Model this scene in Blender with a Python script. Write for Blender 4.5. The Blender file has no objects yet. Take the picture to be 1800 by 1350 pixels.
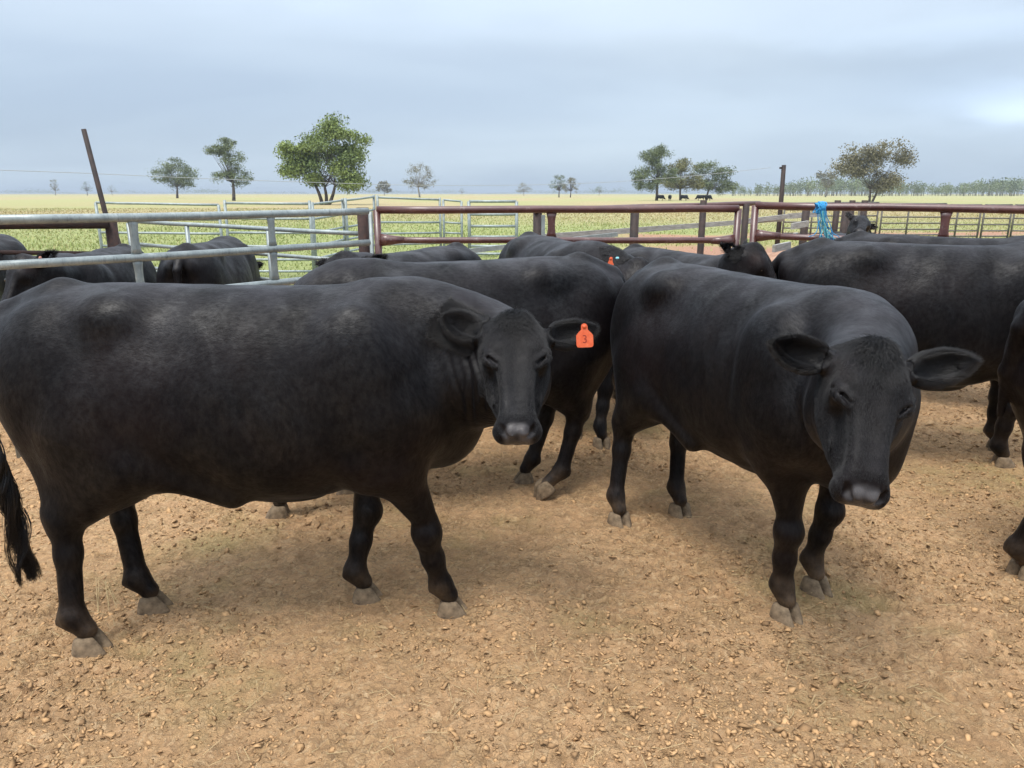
import bpy, math, random
import numpy as np
from mathutils import Vector, Matrix

# ------------------------------------------------------------------ camera, world, sun, exposure
S = bpy.context.scene
rng = np.random.default_rng(7)
random.seed(7)
PITCH = math.radians(14.45)
CAMH = 1.65
cam_d = bpy.data.cameras.new("camera")
cam = bpy.data.objects.new("camera", cam_d)
S.collection.objects.link(cam)
cam_d.sensor_width = 36.0
cam_d.lens = 26.0
cam_d.clip_start = 0.05
cam_d.clip_end = 9000
cam.location = (0, 0, CAMH)
cam.rotation_euler = (math.pi / 2 - PITCH, 0, 0)
S.camera = cam

SUN_EL, SUN_AZ = math.radians(66), math.radians(215)   # azimuth measured clockwise from +Y (camera looks to +Y)
w = bpy.data.worlds.new("World")
S.world = w
w.use_nodes = True
nt = w.node_tree
nt.nodes.clear()


def N(tree, typ, **kw):
    n = tree.nodes.new(typ)
    for k, v in kw.items():
        if k == 'inp':
            for a, b in v.items():
                n.inputs[a].default_value = b
        else:
            setattr(n, k, v)
    return n


def build_sky():
    L = nt.links.new
    out = N(nt, 'ShaderNodeOutputWorld')
    bg = N(nt, 'ShaderNodeBackground', inp={'Strength': 0.1})
    sky = N(nt, 'ShaderNodeTexSky', sky_type='NISHITA', sun_disc=False)
    sky.sun_elevation = SUN_EL
    sky.sun_rotation = SUN_AZ
    sky.air_density = 1.5
    sky.dust_density = 2.0
    tc = N(nt, 'ShaderNodeTexCoord')
    sep = N(nt, 'ShaderNodeSeparateXYZ')
    L(tc.outputs['Generated'], sep.inputs[0])
    zc = N(nt, 'ShaderNodeMath', operation='MAXIMUM', inp={1: 0.0})
    L(sep.outputs['Z'], zc.inputs[0])
    za = N(nt, 'ShaderNodeMath', operation='ADD', inp={1: 0.16})
    L(zc.outputs[0], za.inputs[0])
    dx = N(nt, 'ShaderNodeMath', operation='DIVIDE'); L(sep.outputs['X'], dx.inputs[0]); L(za.outputs[0], dx.inputs[1])
    dy = N(nt, 'ShaderNodeMath', operation='DIVIDE'); L(sep.outputs['Y'], dy.inputs[0]); L(za.outputs[0], dy.inputs[1])
    cmb = N(nt, 'ShaderNodeCombineXYZ'); L(dx.outputs[0], cmb.inputs[0]); L(dy.outputs[0], cmb.inputs[1])
    mp = N(nt, 'ShaderNodeMapping'); mp.inputs['Scale'].default_value = (0.42, 0.62, 1); mp.inputs['Location'].default_value = (3.37, 1.3, 0)
    mp.inputs['Rotation'].default_value = (0, 0, math.radians(12))
    L(cmb.outputs[0], mp.inputs[0])
    n1 = N(nt, 'ShaderNodeTexNoise', inp={'Scale': 1.1, 'Detail': 4.0, 'Roughness': 0.42, 'Distortion': 0.35})
    L(mp.outputs[0], n1.inputs['Vector'])
    ramp = N(nt, 'ShaderNodeValToRGB')
    e = ramp.color_ramp.elements
    e[0].position = 0.30; e[0].color = (0.83, 0.84, 0.87, 1)
    e[1].position = 0.72; e[1].color = (1.15, 1.12, 1.08, 1)
    L(n1.outputs['Fac'], ramp.inputs[0])
    # gradient: darker blue grey at the horizon, paler towards the zenith (overcast)
    gr = N(nt, 'ShaderNodeValToRGB')
    g = gr.color_ramp.elements
    g[0].position = 0.0; g[0].color = (2.65, 3.30, 3.95, 1)
    g[1].position = 1.0; g[1].color = (9.4, 10.0, 10.8, 1)
    a = g.new(0.10); a.color = (2.72, 3.38, 4.22, 1)
    a = g.new(0.24); a.color = (3.40, 4.02, 4.78, 1)
    a = g.new(0.5); a.color = (5.9, 6.4, 7.1, 1)
    L(zc.outputs[0], gr.inputs[0])
    mul = N(nt, 'ShaderNodeMix', data_type='RGBA', blend_type='MULTIPLY')
    mul.inputs['Factor'].default_value = 1.0
    L(gr.outputs[0], mul.inputs['A']); L(ramp.outputs[0], mul.inputs['B'])
    # a thin bright gap in the cloud low to the right, broken up by the same cloud noise
    def mth(op, a_, b_=None, c_=None):
        n_ = N(nt, 'ShaderNodeMath', operation=op)
        for i_, v_ in enumerate((a_, b_, c_)):
            if v_ is None: continue
            if isinstance(v_, float): n_.inputs[i_].default_value = v_
            else: L(v_, n_.inputs[i_])
        return n_.outputs[0]
    yy = mth('MAXIMUM', sep.outputs['Y'], 0.05)
    az = mth('DIVIDE', sep.outputs['X'], yy); el = mth('DIVIDE', sep.outputs['Z'], yy)
    n2 = N(nt, 'ShaderNodeTexNoise', inp={'Scale': 5.0, 'Detail': 4.0, 'Roughness': 0.5})
    m2 = N(nt, 'ShaderNodeMapping'); m2.inputs['Scale'].default_value = (1, 1, 3.5); L(tc.outputs['Generated'], m2.inputs[0]); L(m2.outputs[0], n2.inputs['Vector'])
    nn_ = mth('SUBTRACT', n2.outputs['Fac'], 0.5)
    def gap(a0, e0, sa, se, amp):
        u_ = mth('DIVIDE', mth('SUBTRACT', mth('MULTIPLY_ADD', nn_, .25, az), a0), sa)
        v_ = mth('DIVIDE', mth('SUBTRACT', mth('MULTIPLY_ADD', nn_, .10, el), e0), se)
        d_ = mth('ADD', mth('MULTIPLY', u_, u_), mth('MULTIPLY', v_, v_))
        return mth('MULTIPLY', mth('POWER', 2.718, mth('MULTIPLY', d_, -1.0)), amp)
    gp = mth('ADD', gap(.72, .105, .17, .030, .62), gap(.62, .20, .26, .022, .16))
    gp = mth('ADD', gp, gap(-.15, .25, .34, .05, .16))
    gp = mth('ADD', gp, gap(.30, .17, .30, .035, -.10))
    gp = mth('ADD', gp, 1.0)
    gc = N(nt, 'ShaderNodeMix', data_type='RGBA', blend_type='MULTIPLY'); gc.inputs['Factor'].default_value = 1.0
    L(mul.outputs['Result'], gc.inputs['A']); L(gp, gc.inputs['B'])
    mul = gc
    mix = N(nt, 'ShaderNodeMix', data_type='RGBA')
    mix.inputs['Factor'].default_value = 0.93
    L(sky.outputs[0], mix.inputs['A']); L(mul.outputs['Result'], mix.inputs['B'])
    L(mix.outputs['Result'], bg.inputs['Color'])
    L(bg.outputs[0], out.inputs[0])


build_sky()
sun_d = bpy.data.lights.new("sun", 'SUN')
sun_d.energy = 1.5
sun_d.angle = math.radians(24)
sun_d.color = (1.0, 0.96, 0.9)
sun = bpy.data.objects.new("sun", sun_d)
S.collection.objects.link(sun)
sd = Vector((math.sin(SUN_AZ) * math.cos(SUN_EL), math.cos(SUN_AZ) * math.cos(SUN_EL), math.sin(SUN_EL)))
sun.rotation_euler = sd.to_track_quat('Z', 'Y').to_euler()
S.view_settings.view_transform = 'Standard'
S.view_settings.look = 'None'
S.view_settings.exposure = 1.1
S.view_settings.gamma = 1.0
S.view_settings.use_curve_mapping = False
S.cycles.use_denoising = True
S.cycles.max_bounces = 6
S.cycles.diffuse_bounces = 3
S.cycles.glossy_bounces = 2
S.cycles.volume_bounces = 0
S.cycles.caustics_reflective = False
S.cycles.caustics_refractive = False


# ------------------------------------------------------------------ picture helper: where a sight line meets the place
def W(px, py, Y):
    """world point seen at photo pixel px,py (1800x1350) at forward distance Y"""
    a, b = (px - 900) / 1300.0, (675 - py) / 1300.0
    fy = math.cos(PITCH) + b * math.sin(PITCH)
    fz = -math.sin(PITCH) + b * math.cos(PITCH)
    return np.array([a * Y / fy, Y, CAMH + fz * Y / fy])


# ------------------------------------------------------------------ generic helpers
def put(o, parent=None):
    S.collection.objects.link(o)
    if parent is not None:
        o.parent = parent
    return o


def tag(o, label=None, cat=None, group=None, kind=None):
    if label: o['label'] = label
    if cat: o['category'] = cat
    if group: o['group'] = group
    if kind: o['kind'] = kind
    return o


def thing(name, label, cat, loc=(0, 0, 0), rz=0.0, group=None):
    o = bpy.data.objects.new(name, None)
    o.empty_display_size = 0.2
    put(o)
    o.location = loc
    o.rotation_euler = (0, 0, rz)
    return tag(o, label, cat, group)


def mesh_obj(name, verts, faces, mat=None, parent=None, smooth=True, attrs=None, origin=None):
    v = np.asarray(verts, dtype=np.float32).reshape(-1, 3)
    if origin is not None:
        v = v - np.asarray(origin, dtype=np.float32)
    me = bpy.data.meshes.new(name)
    if isinstance(faces, np.ndarray):
        nf, k = faces.shape
        me.vertices.add(len(v)); me.vertices.foreach_set('co', v.ravel())
        me.loops.add(nf * k); me.loops.foreach_set('vertex_index', faces.astype(np.int32).ravel())
        me.polygons.add(nf)
        me.polygons.foreach_set('loop_start', np.arange(0, nf * k, k, dtype=np.int32))
        me.update(calc_edges=True)
    else:
        me.from_pydata([tuple(map(float, p)) for p in v], [], faces)
        me.update()
    if smooth:
        me.polygons.foreach_set('use_smooth', np.ones(len(me.polygons), dtype=bool))
    if attrs:
        for k, a in attrs.items():
            at = me.attributes.new(k, 'FLOAT', 'POINT')
            at.data.foreach_set('value', np.asarray(a, dtype=np.float32))
    if mat: me.materials.append(mat)
    o = bpy.data.objects.new(name, me)
    put(o, parent)
    if origin is not None and parent is None:
        o.location = origin
    return o


def tube_geo(pts, rad, seg=10, caps=True):
    pts = np.asarray(pts, float)
    n = len(pts)
    rad = np.ones(n) * rad if np.isscalar(rad) else np.asarray(rad, float)
    T = np.gradient(pts, axis=0)
    T /= np.linalg.norm(T, axis=1)[:, None] + 1e-9
    up = np.array([0, 0, 1.0]) if abs(T[0][2]) < 0.9 else np.array([1.0, 0, 0])
    V = []
    for i in range(n):
        a = np.cross(T[i], up); a /= np.linalg.norm(a) + 1e-9
        b = np.cross(T[i], a)
        th = np.linspace(0, 2 * math.pi, seg, endpoint=False)
        V.append(pts[i] + rad[i] * (np.cos(th)[:, None] * a + np.sin(th)[:, None] * b))
    V = np.concatenate(V)
    F = []
    for i in range(n - 1):
        for j in range(seg):
            k = (j + 1) % seg
            F.append((i * seg + j, i * seg + k, (i + 1) * seg + k, (i + 1) * seg + j))
    if caps:
        F.append(tuple(range(seg))[::-1])
        F.append(tuple(range((n - 1) * seg, n * seg)))
    return V, F


def join_geo(gs):
    V, F, o = [], [], 0
    for v, f in gs:
        V.append(np.asarray(v, float)); F += [tuple(i + o for i in q) for q in f]; o += len(v)
    return np.concatenate(V), F


def box_geo(c, hx, hy, hz, rz=0.0, bev=0.0):
    c = np.asarray(c, float)
    s = np.array([[x, y, z] for x in (-1, 1) for y in (-1, 1) for z in (-1, 1)], float) * [hx, hy, hz]
    cr, sr = math.cos(rz), math.sin(rz)
    v = np.stack([s[:, 0] * cr - s[:, 1] * sr, s[:, 0] * sr + s[:, 1] * cr, s[:, 2]], 1) + c
    f = [(0, 1, 3, 2), (4, 6, 7, 5), (0, 4, 5, 1), (2, 3, 7, 6), (0, 2, 6, 4), (1, 5, 7, 3)]
    return v, f


_P = rng.random(4096)


def vnoise(x, y, z=None, seed=0):
    """smooth value noise in -1..1"""
    x = np.asarray(x, float); y = np.asarray(y, float)
    z = np.zeros_like(x) if z is None else np.asarray(z, float)
    xi, yi, zi = np.floor(x).astype(np.int64), np.floor(y).astype(np.int64), np.floor(z).astype(np.int64)
    fx, fy, fz = x - xi, y - yi, z - zi
    fx = fx * fx * (3 - 2 * fx); fy = fy * fy * (3 - 2 * fy); fz = fz * fz * (3 - 2 * fz)

    def h(a, b, c):
        return _P[(a * 73856093 ^ b * 19349663 ^ c * 83492791 ^ (seed * 2654435)) & 4095]
    r = 0
    for dx in (0, 1):
        for dy in (0, 1):
            for dz in (0, 1):
                r = r + h(xi + dx, yi + dy, zi + dz) * (fx if dx else 1 - fx) * (fy if dy else 1 - fy) * (fz if dz else 1 - fz)
    return r * 2 - 1


def fbm(x, y, z=None, o=4, seed=0):
    r, a = 0, 0.5
    for i in range(o):
        s = 2.03 ** i
        r = r + a * vnoise(x * s + i * 7.1, y * s - i * 3.3, None if z is None else z * s, seed + i)
        a *= 0.5
    return r


# ------------------------------------------------------------------ materials
def new_mat(name):
    m = bpy.data.materials.new(name)
    m.use_nodes = True
    t = m.node_tree
    t.nodes.clear()
    out = N(t, 'ShaderNodeOutputMaterial')
    b = N(t, 'ShaderNodeBsdfPrincipled')
    t.links.new(b.outputs[0], out.inputs[0])
    return m, t, b


def mixrgb(t, fac, a, b, mode='MIX'):
    n = N(t, 'ShaderNodeMix', data_type='RGBA', blend_type=mode)
    for k, v in (('Factor', fac), ('A', a), ('B', b)):
        if isinstance(v, (int, float)): n.inputs[k].default_value = v
        elif isinstance(v, tuple): n.inputs[k].default_value = (*v, 1) if len(v) == 3 else v
        else: t.links.new(v, n.inputs[k])
    return n.outputs['Result']


def noise_node(t, scale, detail=4, rough=0.55, coord='Object', mapping=None, dist=0.0):
    tc = N(t, 'ShaderNodeTexCoord')
    o = tc.outputs[coord]
    if mapping:
        mp = N(t, 'ShaderNodeMapping'); mp.inputs['Scale'].default_value = mapping
        t.links.new(o, mp.inputs[0]); o = mp.outputs[0]
    n = N(t, 'ShaderNodeTexNoise', inp={'Scale': scale, 'Detail': detail, 'Roughness': rough, 'Distortion': dist})
    t.links.new(o, n.inputs['Vector'])
    return n.outputs['Fac']


def rampf(t, fac, stops):
    r = N(t, 'ShaderNodeValToRGB')
    e = r.color_ramp.elements
    while len(e) > 1: e.remove(e[-1])
    for i, (p, c) in enumerate(stops):
        if i == 0: e[0].position = p; q = e[0]
        else: q = e.new(p)
        q.color = (*c, 1) if isinstance(c, tuple) else (c, c, c, 1)
    t.links.new(fac, r.inputs[0])
    return r.outputs[0]


def attr(t, name):
    n = N(t, 'ShaderNodeAttribute'); n.attribute_name = name
    return n.outputs['Fac']


def bump(t, b, h, strength, dist):
    n = N(t, 'ShaderNodeBump', inp={'Strength': strength, 'Distance': dist})
    t.links.new(h, n.inputs['Height'])
    t.links.new(n.outputs[0], b.inputs['Normal'])
    return n


def mat_hide():
    m, t, b = new_mat('black_hide')
    big = noise_node(t, 3.2, 4, 0.6)
    med = noise_node(t, 16, 5, 0.65)
    base = rampf(t, big, [(0.38, (0.0016, 0.0016, 0.0024)), (0.62, (0.0036, 0.0028, 0.0030))])
    base = mixrgb(t, attr(t, 'brown'), base, (0.022, 0.008, 0.006))
    dust_sheen = N(t, 'ShaderNodeMath', operation='MULTIPLY')
    t.links.new(rampf(t, med, [(0.35, 0.25), (0.65, 1.0)]), dust_sheen.inputs[0]); t.links.new(attr(t, 'mud'), dust_sheen.inputs[1])
    base = mixrgb(t, dust_sheen.outputs[0], base, (0.17, 0.115, 0.070))  # real mud and dust, mainly low on the legs
    du = N(t, 'ShaderNodeMath', operation='MULTIPLY', inp={1: 0.27}); t.links.new(attr(t, 'dust_sheen'), du.inputs[0])
    base = mixrgb(t, du.outputs[0], base, (0.075, 0.074, 0.088))  # sky sheen of the backs painted into the base colour, over light dust
    base = mixrgb(t, attr(t, 'nose'), base, (0.068, 0.064, 0.066))
    t.links.new(base, b.inputs['Base Color'])
    patch = noise_node(t, 6.5, 5, 0.62, dist=0.6, mapping=(1, 1, .6))
    rr = N(t, 'ShaderNodeMix', data_type='FLOAT')
    t.links.new(attr(t, 'nose'), rr.inputs['Factor'])
    rr.inputs['B'].default_value = 0.25
    t.links.new(rampf(t, patch, [(0.38, 0.43), (0.62, 0.56)]), rr.inputs['A'])
    t.links.new(rr.outputs['Result'], b.inputs['Roughness'])
    spm = N(t, 'ShaderNodeMath', operation='MULTIPLY')
    t.links.new(rampf(t, noise_node(t, 130, 4, 0.7, mapping=(.35, 1, .22)), [(0.36, 0.48), (0.64, 1.05)]), spm.inputs[1])
    t.links.new(spm.outputs[0], b.inputs['Specular IOR Level'])
    t.links.new(rampf(t, patch, [(0.36, 0.72), (0.50, .50), (0.66, 0.36)]), spm.inputs[0])
    b.inputs['IOR'].default_value = 1.30
    b.inputs['Sheen Weight'].default_value = 0.022
    b.inputs['Sheen Roughness'].default_value = 0.30
    b.inputs['Sheen Tint'].default_value = (0.75, 0.85, 1.0, 1)
    fine = noise_node(t, 330, 3, 0.6, mapping=(0.30, 1, 0.22))
    mid = noise_node(t, 26, 4, 0.6, mapping=(0.5, 1, 0.4))
    ad = N(t, 'ShaderNodeMath', operation='MULTIPLY_ADD', inp={1: 0.9})
    t.links.new(mid, ad.inputs[0]); t.links.new(fine, ad.inputs[2])
    low = noise_node(t, 9, 3, 0.5, mapping=(.7, 1, .45))
    ad2 = N(t, 'ShaderNodeMath', operation='MULTIPLY_ADD', inp={1: 1.5})
    t.links.new(low, ad2.inputs[0]); t.links.new(ad.outputs[0], ad2.inputs[2])
    bump(t, b, ad2.outputs[0], 0.42, 0.0030)
    return m


def mat_fur():
    m, t, b = new_mat('black_hair')
    n = noise_node(t, 9, 3, 0.6)
    base = rampf(t, n, [(0.35, (0.0028, 0.0030, 0.0042)), (0.68, (0.0065, 0.0050, 0.0050))])
    t.links.new(base, b.inputs['Base Color'])
    b.inputs['Roughness'].default_value = 0.36
    b.inputs['Specular IOR Level'].default_value = 0.42
    return m


def mat_simple(name, col, rough=0.6, metal=0.0, spec=0.5, var=None, scale=20, bumpk=None, mapping=None):
    m, t, b = new_mat(name)
    if var:
        n = noise_node(t, scale, 5, 0.65, mapping=mapping)
        t.links.new(rampf(t, n, [(0.35, col), (0.68, var)]), b.inputs['Base Color'])
    else:
        b.inputs['Base Color'].default_value = (*col, 1)
    b.inputs['Roughness'].default_value = rough
    b.inputs['Metallic'].default_value = metal
    b.inputs['Specular IOR Level'].default_value = spec
    if bumpk:
        bump(t, b, noise_node(t, bumpk[0], 5, 0.7), bumpk[1], bumpk[2])
    return m


M_HIDE = mat_hide()
M_HAIR = mat_fur()
M_HOOF = mat_simple('hoof_horn', (0.10, 0.070, 0.042), 0.9, var=(0.27, 0.195, 0.120), scale=30, bumpk=(60, 0.5, 0.004))
M_TEAT = mat_simple('teat_skin', (0.30, 0.26, 0.25), 0.6)
M_EYE = mat_simple('eye', (0.006, 0.004, 0.004), 0.06, spec=0.8)


def mat_galv():
    m, t, b = new_mat('galvanised_steel')
    n = noise_node(t, 9, 6, 0.7)
    c = rampf(t, n, [(0.3, (0.20, 0.235, 0.24)), (0.55, (0.30, 0.345, 0.345)), (0.75, (0.42, 0.46, 0.45))])
    s = noise_node(t, 55, 4, 0.8, mapping=(1, 1, 0.08))
    c = mixrgb(t, rampf(t, s, [(0.54, 0.0), (0.68, 0.65)]), c, (0.10, 0.105, 0.11))
    t.links.new(c, b.inputs['Base Color'])
    b.inputs['Metallic'].default_value = 0.25
    b.inputs['Roughness'].default_value = 0.42
    bump(t, b, s, 0.15, 0.002)
    return m


def mat_redpipe():
    m, t, b = new_mat('rusty_red_pipe')
    n = noise_node(t, 7, 6, 0.7)
    c = rampf(t, n, [(0.3, (0.055, 0.015, 0.013)), (0.55, (0.095, 0.028, 0.024)), (0.78, (0.15, 0.070, 0.060))])
    s = noise_node(t, 50, 5, 0.8)
    c = mixrgb(t, rampf(t, s, [(0.50, 0.0), (0.64, 0.8)]), c, (0.060, 0.022, 0.014))
    s2 = noise_node(t, 13, 6, 0.8)
    c = mixrgb(t, rampf(t, s2, [(0.57, 0.0), (0.68, 0.7)]), c, (0.21, 0.16, 0.145))
    t.links.new(c, b.inputs['Base Color'])
    b.inputs['Roughness'].default_value = 0.36
    b.inputs['Specular IOR Level'].default_value = 0.9
    bump(t, b, s, 0.2, 0.002)
    return m


M_GALV = mat_galv()
M_GALV_DULL = mat_simple('weathered_galvanised_steel', (0.22, 0.26, 0.26), 0.5, 0.2, var=(0.36, 0.41, 0.41), scale=12)
M_RED = mat_redpipe()
M_RUST = mat_simple('rusted_steel', (0.018, 0.010, 0.009), 0.8, var=(0.055, 0.024, 0.018), scale=25, bumpk=(60, 0.4, 0.004))
M_DARKSTEEL = mat_simple('dark_steel_post', (0.018, 0.014, 0.014), 0.7, var=(0.05, 0.028, 0.022), scale=14)
M_THIN = mat_simple('thin_dark_panel_tube', (0.09, 0.085, 0.08), 0.6, var=(0.17, 0.15, 0.13), scale=10)
M_TIMBER = mat_simple('weathered_grey_timber', (0.22, 0.22, 0.21), 0.85, var=(0.42, 0.42, 0.41), scale=6, mapping=(1, 1, 6), bumpk=(40, 0.4, 0.004))
M_WIRE = mat_simple('fence_wire', (0.45, 0.47, 0.48), 0.4, 0.5)
M_ORANGE = mat_simple('orange_tag_plastic', (0.58, 0.080, 0.018), 0.45, var=(0.66, 0.14, 0.05), scale=60)
M_TAGINK = mat_simple('faded_tag_print', (0.26, 0.022, 0.006), 0.5)
M_FADED = mat_simple('faded_tag_plastic', (0.42, 0.20, 0.15), 0.6)
M_TEAL = mat_simple('teal_tag_plastic', (0.03, 0.35, 0.36), 0.4)
M_PALEBTN = mat_simple('pale_blue_button', (0.25, 0.62, 0.72), 0.35)
M_TWINE = mat_simple('blue_twine', (0.02, 0.22, 0.50), 0.7, var=(0.04, 0.34, 0.62), scale=60)
M_TWINE2 = mat_simple('pale_teal_twine', (0.10, 0.42, 0.48), 0.7, var=(0.20, 0.55, 0.58), scale=60)
M_STRAW = mat_simple('dry_straw', (0.50, 0.38, 0.20), 0.8)
M_BARK = mat_simple('tree_bark', (0.05, 0.038, 0.03), 0.9, var=(0.13, 0.10, 0.085), scale=2)
M_BARK_PALE = mat_simple('pale_bark', (0.16, 0.14, 0.12), 0.9, var=(0.32, 0.30, 0.28), scale=2)


def mat_leaf(name, a, b2):
    m, t, b = new_mat(name)
    c = mixrgb(t, attr(t, 'tint'), a, b2)
    t.links.new(c, b.inputs['Base Color'])
    b.inputs['Roughness'].default_value = 0.55
    b.inputs['Specular IOR Level'].default_value = 0.3
    return m


M_LEAF_GREEN = mat_leaf('green_leaf', (0.075, 0.115, 0.035), (0.27, 0.34, 0.10))
M_LEAF_DARK = mat_leaf('grey_green_leaf', (0.070, 0.095, 0.045), (0.20, 0.24, 0.11))
M_LEAF_OLIVE = mat_leaf('olive_leaf', (0.10, 0.095, 0.055), (0.26, 0.24, 0.14))
M_LEAF_YELLOW = mat_leaf('yellow_green_leaf', (0.075, 0.085, 0.032), (0.25, 0.24, 0.095))
FUR_A, FUR_B = 90000, 90000
# ------------------------------------------------------------------ cattle: one smooth-blended body surface per animal
class Field:
    def __init__(s, xs, ys, zs):
        s.a = [np.asarray(q, np.float32) for q in (xs, ys, zs)]
        s.F = np.ones((len(xs), len(ys), len(zs)), np.float32)

    def op(s, fn, lo, hi, k, mode='add'):
        m = k + 0.03
        sl = []
        for ax in range(3):
            i0 = np.searchsorted(s.a[ax], lo[ax] - m); i1 = np.searchsorted(s.a[ax], hi[ax] + m)
            if i1 <= i0: return
            sl.append(slice(i0, i1))
        X = s.a[0][sl[0]][:, None, None]; Y = s.a[1][sl[1]][None, :, None]; Z = s.a[2][sl[2]][None, None, :]
        d = fn(X, Y, Z).astype(np.float32)
        A = s.F[tuple(sl)]
        if mode == 'add':
            h = np.maximum(k - np.abs(A - d), 0) / k
            s.F[tuple(sl)] = np.minimum(A, d) - h * h * k * 0.25
        else:
            d = -d
            h = np.maximum(k - np.abs(A - d), 0) / k
            s.F[tuple(sl)] = np.maximum(A, d) + h * h * k * 0.25

    def cone(s, a, b, ra, rb, k=0.05, flat=None, mode='add'):
        a = np.asarray(a, float); b = np.asarray(b, float); ba = b - a
        L2 = float(ba @ ba) + 1e-9
        r = max(ra, rb)

        def fn(X, Y, Z):
            px, py, pz = X - a[0], Y - a[1], Z - a[2]
            h = np.clip((px * ba[0] + py * ba[1] + pz * ba[2]) / L2, 0, 1)
            qx, qy, qz = px - h * ba[0], py - h * ba[1], pz - h * ba[2]
            if flat is not None:
                n, sc = flat
                dn = (qx * n[0] + qy * n[1] + qz * n[2]) * (sc - 1)
                qx, qy, qz = qx + dn * n[0], qy + dn * n[1], qz + dn * n[2]
            return np.sqrt(qx * qx + qy * qy + qz * qz) - (ra + (rb - ra) * h)
        s.op(fn, np.minimum(a, b) - r, np.maximum(a, b) + r, k, mode)

    def chain(s, pts, rad, k=0.05, flat=None):
        for i in range(len(pts) - 1):
            s.cone(pts[i], pts[i + 1], rad[i], rad[i + 1], k if i == 0 else min(k, 0.03), flat)

    def ell(s, c, r, R=None, k=0.05, mode='add'):
        c = np.asarray(c, float); r = np.asarray(r, float)
        R = np.eye(3) if R is None else np.asarray(R, float)   # rows are the ellipsoid's axes

        def fn(X, Y, Z):
            p = (X - c[0], Y - c[1], Z - c[2])
            k0 = 0; k1 = 0
            for i in range(3):
                q = p[0] * R[i][0] + p[1] * R[i][1] + p[2] * R[i][2]
                k0 = k0 + (q / r[i]) ** 2; k1 = k1 + (q / r[i] ** 2) ** 2
            k0 = np.sqrt(k0); k1 = np.sqrt(k1) + 1e-6
            return k0 * (k0 - 1) / k1
        ext = np.sqrt(((R * r[:, None]) ** 2).sum(0))
        s.op(fn, c - ext, c + ext, k, mode)

    def mesh(s):
        F = s.F; xs, ys, zs = s.a
        ins = (F < 0)
        c = np.zeros(tuple(n - 1 for n in F.shape), np.uint8)
        for i in (0, 1):
            for j in (0, 1):
                for k in (0, 1):
                    c += ins[i:F.shape[0] - 1 + i, j:F.shape[1] - 1 + j, k:F.shape[2] - 1 + k]
        I, J, K = np.nonzero((c > 0) & (c < 8))
        vid = np.full(c.shape, -1, np.int32); vid[I, J, K] = np.arange(len(I))
        cv = {}
        for i in (0, 1):
            for j in (0, 1):
                for k in (0, 1):
                    cv[(i, j, k)] = F[I + i, J + j, K + k]
        acc = np.zeros((len(I), 3)); cnt = np.zeros(len(I))
        for ax in range(3):
            for u in (0, 1):
                for v in (0, 1):
                    k0 = [u, v]; k0.insert(ax, 0); k1 = [u, v]; k1.insert(ax, 1)
                    f0, f1 = cv[tuple(k0)], cv[tuple(k1)]
                    m = (f0 < 0) != (f1 < 0)
                    t = np.where(m, f0 / np.where(m, f0 - f1, 1), 0)
                    p = np.zeros((len(I), 3)); o = [0, 1, 2]; o.remove(ax)
                    p[:, ax] = t; p[:, o[0]] = u; p[:, o[1]] = v
                    acc += p * m[:, None]; cnt += m
        fr = acc / cnt[:, None]
        V = np.stack([xs[I] + fr[:, 0] * (xs[I + 1] - xs[I]), ys[J] + fr[:, 1] * (ys[J + 1] - ys[J]), zs[K] + fr[:, 2] * (zs[K + 1] - zs[K])], 1)
        Q = []
        for ax in range(3):
            o = [0, 1, 2]; o.remove(ax)
            sl0 = [slice(1, -1)] * 3; sl1 = [slice(1, -1)] * 3
            sl0[ax] = slice(0, -1); sl1[ax] = slice(1, None)
            A, B = ins[tuple(sl0)], ins[tuple(sl1)]
            e = np.nonzero(A != B)
            a_in = A[e]
            off = [1, 1, 1]; off[ax] = 0
            base = np.stack([e[i] + off[i] for i in range(3)], 1)

            def cell(d0, d1):
                q = base.copy(); q[:, o[0]] += d0; q[:, o[1]] += d1
                return vid[q[:, 0], q[:, 1], q[:, 2]]
            q = np.stack([cell(-1, -1), cell(0, -1), cell(0, 0), cell(-1, 0)], 1)
            flip = a_in if ax != 1 else ~a_in
            q[~flip] = q[~flip][:, ::-1]
            Q.append(q)
        Q = np.concatenate(Q)
        Q = Q[(Q >= 0).all(1)]
        p = V[Q]
        vol = (p[:, 0] * np.cross(p[:, 1] - p[:, 0], p[:, 2] - p[:, 0])).sum() + (p[:, 0] * np.cross(p[:, 2] - p[:, 0], p[:, 3] - p[:, 0])).sum()
        if vol < 0: Q = Q[:, ::-1]
        return V, np.ascontiguousarray(Q)


def unit(v):
    v = np.asarray(v, float); return v / (np.linalg.norm(v) + 1e-9)


def graded(lo, hi, fine_lo, fine_hi, h, hf):
    """1-D samples from lo to hi, step h, refined to hf between fine_lo and fine_hi"""
    out = [lo]
    while out[-1] < hi:
        x = out[-1]
        d = 0 if fine_lo <= x <= fine_hi else min(abs(x - fine_lo), abs(x - fine_hi))
        out.append(x + min(h, hf + 0.35 * d))
    return np.array(out)


def smooth_interp(xq, xs, vs, sig=0.05):
    g = np.linspace(xs[0] - 0.3, xs[-1] + 0.3, 800)
    v = np.interp(g, xs, vs)
    n = int(3 * sig / (g[1] - g[0])); kx = np.arange(-n, n + 1) * (g[1] - g[0])
    kk = np.exp(-kx ** 2 / (2 * sig * sig)); kk /= kk.sum()
    v = np.convolve(np.pad(v, n, mode='edge'), kk, mode='valid')
    return np.interp(xq, g, v)


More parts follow.
